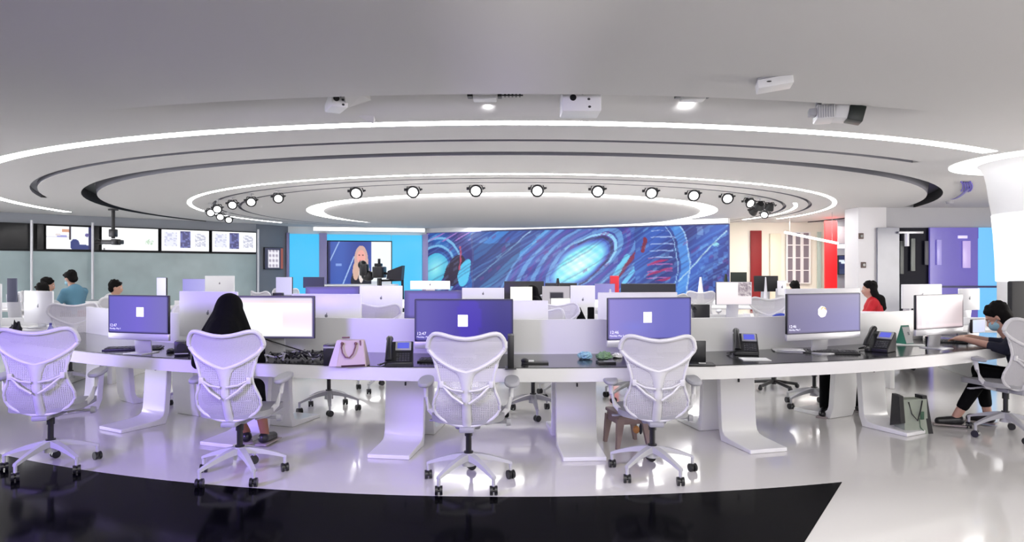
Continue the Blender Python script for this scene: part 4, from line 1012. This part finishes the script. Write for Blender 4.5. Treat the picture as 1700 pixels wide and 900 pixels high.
    for i in range(2):
        b.cap(sh[i], elbows[i], .064, .052)
        if sleeves == 'long': b.cap(elbows[i], elbows[i].lerp(hands[i], .90), .052, .036)
        elif sleeves == 'mid': b.cap(elbows[i], elbows[i].lerp(hands[i], .35), .052, .042)
    b.build('top', top, t, remesh=max(vox, .012))
    b = MB(); b.ball(hip-V3(0, 0, .02), (.175, .145, .10), 14)
    for i, sg in enumerate((-1, 1)):
        b.cap(hip+V3(sg*.09, 0, -.01), knees[i], .096, .070); b.cap(knees[i], knees[i].lerp(feet[i], 1-ankle_bare), .069, .052)
    b.build('trousers', bottom, t, remesh=max(vox, .012))
    for i in range(2):
        an = feet[i]; fd = V3(knees[i].x-hip.x, knees[i].y-hip.y, 0).normalized(); b = MB()
        b.cap(an-V3(0, 0, .035)-fd*.02, an+fd*.14-V3(0, 0, .055), .046, .036)
        for v in b.b.verts: v.co.z = max(v.co.z, an.z-.088)
        sh_ = b.build('shoe', shoe, t, remesh=max(vox, .01)); MB().box(an+fd*.06-V3(0, 0, .082), (.10, .26, .014), rz=math.atan2(-fd.x, fd.y), bev=.005).build('sole', soleM, sh_)
    # hair or headscarf
    if headcover is not None:
        b = MB(); b.ball(hp(0, -.018, .028), (.098, .112, .105), 18, R); b.cap(hp(0, -.035, 0), nk+V3(0, -.045, -.02), .105, .135); b.cap(nk+V3(0, -.06, 0), ch+V3(0, -.07, .05), .14, .15)
        for sg in (-1, 1): b.cap(hp(sg*.03, -.02, -.03), sh[0 if sg < 0 else 1]+V3(-sg*.05, -.02, .02), .085, .075)
        b.build('headscarf', headcover, t, remesh=.010)
    else:
        b = MB(); b.ball(hp(0, -.030, .042), (.087, .098, .088), 18, R); b.ball(hp(0, -.055, -.02), (.078, .06, .07), 14, R)
        b.cap(hp(-.05, .045, .085), hp(.05, .045, .085), .022)
        rnd = random.Random(len(label))
        for k in range(18):
            a = rnd.uniform(0, 2*PI); e_ = rnd.uniform(.2, 1.2); b.ball(hp(.075*math.cos(a)*math.cos(e_), -.03+.085*math.sin(a)*math.cos(e_), .045+.08*math.sin(e_)), .024, 8)
        if hair == 'long':
            for sg in (-1, 0, 1): b.cap(hp(sg*.045, -.05, 0), nk+V3(sg*.05, -.09, -.05), .055, .05)
            b.cap(nk+V3(0, -.09, 0), ch+V3(0, -.125, .0), .085, .05)
        b.build('hair', hairM, t, remesh=.010)
    if mask:
        b = MB(); b.ball(hp(0, .052, -.048), (.060, .062, .052), 14, R); bmesh.ops.bisect_plane(b.b, geom=b.b.verts[:]+b.b.edges[:]+b.b.faces[:], plane_co=hp(0, .02, 0), plane_no=R @ V3(0, 1, 0), clear_inner=True)
        o = b.build('face_mask', maskM, t); 
        for sg in (-1, 1): MB().tube([hp(sg*.052, .05, -.03), hp(sg*.074, .01, -.012)], .003, 6).build('mask_strap', maskM, o)
    return t
person('person in black headscarf and black clothes seated with their back to us', (lat(366, 4.80), 4.84, 0), th(-8), lean=.10, headcover=clothK, skin=skinD, vox=.009, seat=.47, elbows=[V3(-.22, .16, .74), V3(.21, .18, .74)], hands=[V3(-.14, .44, .79), V3(.12, .46, .79)], knees=[V3(-.14, .44, .50), V3(.13, .44, .50)], feet=[V3(.01, .62, .10), V3(.17, .56, .10)], ankle_bare=.55, head_tilt=.25)
person('person with long black hair and blue face mask leaning to the desk', (4.67, 5.76, 0), th(-52), lean=.25, skin=skinM, vox=.007, seat=.35, hair='long', mask=True, top=jeans, elbows=[V3(-.22, .30, .74), V3(.20, .34, .75)], hands=[V3(-.10, .60, .80), V3(.16, .58, .80)], knees=[V3(-.14, .46, .50), V3(.10, .50, .50)], feet=[V3(-.16, .66, .10), V3(.12, .44, .10)], ankle_bare=.25, sleeves='mid', head_tilt=.55, s=1)
person('person in dark trousers facing us, seen only below the desk at right', (lat(1385, 7.0), 7.0, 0), PI-.2, vox=.014, lean=.05, seat=.40, feet=[V3(-.16, .30, .09), V3(.22, .52, .09)], knees=[V3(-.13, .40, .46), V3(.18, .42, .46)])
# the far desks
shirtB = mat('shirt_teal', (.10, .24, .34), .8); shirtW = mat('shirt_pale', (.6, .6, .62), .8); redS = mat('shirt_red', (.55, .012, .02), .8)
def hd(px, d): return lat(px, d)
person('dark haired person behind the left lilac monitor, left of two touching heads', (hd(60, 11.2), 11.2, 0), th(60), vox=.02, top=shirtW, seat=.50, head_tilt=.2)
person('dark haired person behind the left lilac monitor, right of two touching heads', (hd(83, 10.4), 10.4, 0), th(-70), vox=.02, top=shirtW, seat=.43, head_tilt=.3)
person('person in teal blue shirt and mask sitting tall at the left', (hd(127, 10.8), 10.8, .0), th(-75), vox=.018, top=shirtB, seat=.62, sleeves='none', mask=True, head_tilt=.35, lean=.04, feet=[V3(-.12, .46, .09), V3(.12, .46, .09)])
person('dark haired person looking right beside the leftmost purple monitor', (hd(174, 10.8), 10.8, 0), th(70), vox=.02, top=shirtW, seat=.47)
person('person in black headscarf far off in the middle, before bright screens', (hd(884, 10.2), 10.2, 0), 0, vox=.02, headcover=clothK, seat=.40)
person('dark haired person whose crown shows above the round emblem monitor', (hd(1326, 12.2), 12.2, 0), 0, vox=.02, top=clothK, seat=.42, head_tilt=.3)
person('person in red top with long black hair facing left by the pillar', (hd(1452, 10.0), 10.0, 0), th(-65), vox=.016, top=redS, hair='long', seat=.47, head_tilt=.1, lean=.02)

# ------------------------------------------------------------------ studio camera before the presenter screen
d = 20.0
t = thing('studio_camera', 'black studio camera with prompter hood before the presenter screen', 'camera', (lat(630, d), d, 0))
zz = lambda py: zat(py, d); xx = lambda px: lat(px, d)-lat(630, d)
MB().cyl((0, 0, 0), (0, 0, zz(475)), .14, .09).cyl((0, 0, zz(475)), (0, 0, zz(462)), .07).cyl((0, 0, 0), (0, 0, .1), .42, .38).build('pedestal', black, t)
MB().box((0, 0, zz(452)), (.30, .7, .34), bev=.03).box((-.05, .1, zz(440)), (.2, .3, .1), bev=.02).build('camera_body', black, t)
MB().box((.0, -.05, zz(434)), (.07, .09, .16), bev=.01).build('tally_lamp', black, t)
MB().box((xx(606), -.1, zz(448)), (.24, .3, .36), bev=.04).ball((xx(603), -.1, zz(440)), (.14, .14, .14), 12).ball((xx(612), -.1, zz(458)), (.20, .14, .16), 12).build('viewfinder', black, t)
MB().prism([(xx(644), zz(463)), (xx(668), zz(466)), (xx(670), zz(441)), (xx(646), zz(450))], -.25, .25, lambda u, v, w_: (u, w_, v)).tube([(0, 0, zz(452)), (xx(646), 0, zz(455))], .04, 6).build('prompter_hood', black, t)
MB().tube([(xx(668), 0, zz(465)), (xx(669), 0, 0)], .04, 6).tube([(.0, 0, zz(466)), (xx(668), 0, zz(465))], .035, 6).build('side_arm', black, t)

# ------------------------------------------------------------------ far desks with their own screens
def fdesk(lb, x, y, w_, dp, rz=0):
    t = thing('office_desk', lb, 'desk', (x, y, 0), rz)
    MB().box((0, 0, .715), (w_, dp, .035), bev=.01).build('desk_top', MATS['desk_white'], t)
    for sx_ in (-1, 1): MB().box((sx_*(w_/2-.3), 0, .35), (.06, dp*.8, .70), bev=.01).build('leg', white, t)
    MB().box((0, 0, .78), (w_-.2, .03, .10), bev=.01).build('divider_panel', whB, t)
fdesk('white desk in the second row, left of the middle', -3.0, 9.1, 4.8, 1.5, .12)
fdesk('white desk in the second row, in the middle', 1.4, 8.9, 3.8, 1.5, 0)
fdesk('white desk in the second row, at the right', 5.0, 9.5, 3.0, 1.5, -.2)
fdesk('white desk under the left lilac monitors', -6.5, 8.2, 2.5, 1.4, .2)
fdesk('white desk in the third row, left', -3.8, 12.9, 5.5, 1.4, .1)
fdesk('white desk in the third row, right', 3.2, 12.8, 5.5, 1.4, -.1)
fdesk('white desk behind the pale pinkish monitor', 5.6, 8.35, 2.6, 1.3, -.1)
fdesk('white desk before the left glass wall', -8.3, 12.2, 3.2, 1.2, .4)
purp = bord(grad(rgb(110, 100, 180), rgb(92, 84, 172)), rgb(80, 74, 130)); lilc = grad(rgb(150, 145, 215), rgb(172, 168, 225))
def scr(pl, pr, pt, hpx, d, fn, lb, m=None, yaw=0, chin=0, nx=10, nz=8, dz=.733):
    w_ = (pr-pl)/F*d; return monitor('desk_monitor', lb, 'monitor', (lat((pl+pr)/2, d), d), w_, hpx/F*d, yaw, zat(pt, d), fn, m, chin=chin, nx=nx, nz=nz, desk_z=dz)
scr(671, 767, 482.5, 46, 8.55, purp, 'purple monitor in the second row, seen behind the deep indigo monitor', chin=.03).name
scr(507, 596, 476, 40, 9.0, purp, 'purple monitor in the second row below the studio camera')
scr(255, 281, 461, 32, 9.5, lilc, 'narrow tilted lilac screen left of the third row', yaw=-30)
scr(303, 346, 463, 28, 12.6, lilc, 'lilac monitor in the third row before the glass wall')
scr(503, 538, 460, 18, 13.0, grad(rgb(50, 52, 90), rgb(40, 40, 70)), 'small dark blue monitor below the presenter screen')
scr(456, 487, 460, 30, 9.2, grad(rgb(190, 185, 225), rgb(205, 200, 235)), 'pale lilac monitor left of the cyan wall', yaw=-15)
scr(847, 884, 476, 26, 9.0, grad(rgb(250, 250, 240), rgb(255, 250, 235)), 'bright cream screen before the far black headscarf', scr2)
def darkpic(u, v): return rgb(10, 10, 14) if .28 < u < .78 and .2 < v < .5 else rgb(178, 172, 178)
scr(900, 946, 475, 45, 9.1, darkpic, 'grey screen showing a black picture, in the second row', nx=20, nz=20)
scr(914, 947, 495, 22, 8.3, grad(rgb(252, 252, 245), rgb(255, 255, 250)), 'small bright white screen below the grey screen with black picture', scr2, yaw=8)
scr(987, 1021, 471, 26, 9.6, grad(rgb(128, 122, 190), rgb(140, 135, 200)), 'lilac monitor beside the red box')
scr(1031, 1122, 471, 26, 9.7, grad(rgb(8, 14, 14), rgb(22, 20, 14)), 'wide black screen above the lilac blue monitor')
def photo(u, v):
    if u > .6 and v < .62: return mixc(rgb(120, 105, 115), rgb(215, 205, 205), hsh(int(u*30)+int(v*20)*7))
    return mixc(rgb(250, 244, 242), rgb(235, 222, 224), v)
scr(1187, 1250, 468, 38, 8.7, bord(photo, rgb(215, 208, 215)), 'pinkish white screen with a photo, right of the blue artwork', scr1, yaw=8, nx=30, nz=20)
FB = 'white monitor backs among the far desks'
def fb(pl, pr, pt, hpx, d, lb, yaw=0, bm_=None): backmon(pl, pr, pt, d, yaw, lb, h=hpx/F*d, g=FB, bm_=bm_)
fb(597, 668, 474.5, 44, 8.2, 'white monitor back behind the handbag, second row')
fb(681, 747, 466.5, 14, 12.6, 'wide white monitor back at the lower left of the blue artwork')
fb(767, 837, 478, 22, 9.4, 'pale monitor back right of the second row purple monitor')
fb(340, 389, 458, 27, 12.3, 'white monitor back in the third row before the glass wall')
fb(947, 988, 474, 50, 8.9, 'tall pale monitor back right of the grey screen')
fb(27, 98, 483, 54, 7.9, 'big lilac white monitor back at the left, before two dark heads', yaw=-25)
fb(-40, 9, 471, 60, 7.7, 'white monitor back cut by the left photo edge', yaw=-25)
fb(1492, 1571, 472, 40, 7.9, 'white monitor back left of the pale pinkish monitor', yaw=15)
fb(1588, 1632, 479, 36, 8.4, 'white monitor back below the violet glass', yaw=18)
fb(1291, 1306, 466, 24, 9.8, 'narrow white monitor back above the round emblem monitor', yaw=10)
backmon(11, 27, 462, 8.3, 0, 'narrow slate grey monitor back at the far left', h=.30, bm_=mat('slate', (.12, .13, .2), .4), logo=False, g=None)
backmon(837, 903, 467, 12.6, 0, 'black monitor back left of the far black headscarf', h=.36, bm_=black, logo=False, g=None)
backmon(905, 958, 470, 12.6, 0, 'black monitor back right of the far black headscarf', h=.30, bm_=black, logo=False, g=None)
backmon(1252, 1292, 458, 12.6, 0, 'black monitor back below the dark red banner', h=.3, bm_=black, logo=False, g=None)
backmon(1213, 1240, 452, 12.9, 0, 'dark green monitor back at the right end of the blue artwork', h=.35, bm_=mat('dark_green', (.02, .03, .022), .5), logo=False, g=None)
# chairs among the far desks
FG = 'white task chairs among the far desks'
chair(lat(636, 7.9), 7.9, th(0), 'white task chair whose rounded top shows behind the handbag', FG)
for px, d, a, lb in ((117, 8.0, -40, 'white task chair at the left below the teal shirt'), (172, 9.6, -70, 'white task chair just left of the leftmost purple monitor'), (142, 11.0, 80, 'white task chair behind the teal shirted person'), (450, 12.0, 30, 'white task chair left of the studio wall, left of two'), (474, 13.5, -20, 'white task chair left of the studio wall, right of two'),
                     (1141, 10.2, 150, 'white task chair right of the wide black screen'), (1270, 9.6, 10, 'white task chair below the dark red banner'), (1476, 9.6, -70, 'white task chair behind the red topped person'), (935, 7.5, 170, 'white task chair below the small bright white screen'), (1165, 12.0, 20, 'white task chair at the lower right of the blue artwork'),
                     (885, 10.6, 0, 'white task chair of the far black headscarfed person'), (65, 11.8, 60, 'white task chair behind the two dark heads')):
    chair(lat(px, d), d, th(a), lb, FG)
t = thing('task_chair', 'rounded blue chair back left of the round emblem monitor', 'chair', (lat(1296, 7.8), 7.8, 0)); bl = mat('chair_blue', (.02, .045, .38), .5)
MB().ball((0, 0, .68), (.20, .04, .24), 18).build('backrest', bl, t); MB().box((0, .2, .45), (.42, .42, .06), bev=.02).build('seat', bl, t)
MB().cyl((0, .2, .05), (0, .2, .42), .03).build('gas_lift', black, t); m = MB()
for k in range(5): a = 2*PI*k/5; m.tube([(0, .2, .09), (.28*math.cos(a), .2+.28*math.sin(a), .05)], .02, 6).ball((.28*math.cos(a), .2+.28*math.sin(a), .028), .028, 8)
m.build('star_base', black, t); MB().tube([(0, .2, .42), (0, -.02, .44), (0, 0, .6)], .02, 6).build('back_bracket', black, t)
# little things on the far desks
def item(name, lb, cat, px, py0, py1, wpx, d, m_, part='item_body', kind='box'):
    z0, z1 = zat(py1, d), zat(py0, d); t = thing(name, lb, cat, (lat(px, d), d, z0)); w_ = wpx/F*d
    if kind == 'box': MB().box((0, 0, (z1-z0)/2), (w_, w_*.7, z1-z0), bev=.01).build(part, m_, t)
    elif kind == 'cone': MB().cyl((0, 0, 0), (0, 0, z1-z0), w_/2, w_*.1).build(part, m_, t)
    else: MB().cyl((0, 0, 0), (0, 0, (z1-z0)*.8), w_/2).cyl((0, 0, (z1-z0)*.8), (0, 0, z1-z0), w_*.3, w_*.2).build(part, m_, t)
    return t
dz = lambda d: HY+(EYE-.733)*F/d                  # pixel row of a far desk top
item('red_box', 'small red box standing over the lilac monitor', 'box', 1020, 458, dz(13), 14, 13, mat('box_red', (.45, .01, .02), .5), 'carton')
item('white_bottle', 'small white bottle in front of the lilac monitor by the red box', 'bottle', 1013, 480, dz(8.9), 7, 8.9, whiteP, 'bottle_body', 'bottle')
t = item('desk_phone', 'dark desk phone on the second row behind the lilac blue monitor', 'telephone', 1163, 505, dz(8.6), 26, 8.6, black, 'phone_body')
MB().box((-.10, -.03, .20), (.05, .16, .06), rx=.4, bev=.015).build('handset', blackG, t)
item('dark_plant', 'dark leafy clump between the pinkish screen and the red banner', 'plant', 1205, 455, dz(12.9), 16, 12.9, mat('leaf_dark', (.012, .02, .01), .7), 'foliage', 'cone')
item('grey_cabinet', 'grey low cabinet before the left glass wall', 'cabinet', 158, 497, HY+(EYE-.3)*F/12.5, 16, 12.5, mat('cabinet_grey', (.22, .26, .28), .5), 'cabinet_body')
item('red_box', 'dark red box beside the grey low cabinet at the left', 'box', 139, 515, dz(9.8), 16, 9.8, mat('box_wine', (.30, .01, .015), .5), 'carton')
item('black_coat', 'black coat bundle below the tall pale monitor back', 'coat', 960, 510, dz(8.4), 34, 8.4, clothK, 'folds', 'cone'); item('black_pouch', 'narrow black bundle at the right of the black coat', 'bag', 981, 510, dz(8.35), 11, 8.35, clothK, 'folds')
item('desk_lamp', 'small black domed lamp in front of the glowing lens of the artwork', 'lamp', 926, 462, dz(12.4), 18, 12.4, black, 'lamp_shade', 'cone')
item('pointed_ornament', 'white pointed object at the lower right of the blue artwork', 'ornament', 1163, 460, dz(12.7), 14, 12.7, whiteP, 'cone_body', 'cone')
item('pointed_ornament', 'white pointed object on the chair right of the pinkish screen', 'ornament', 1271, 460, dz(12.6), 9, 12.6, whiteP, 'cone_body', 'cone')
item('desk_speaker', 'small black object left of the small dark blue monitor', 'speaker', 462, 486, dz(8.8), 16, 8.8, black, 'speaker_body')
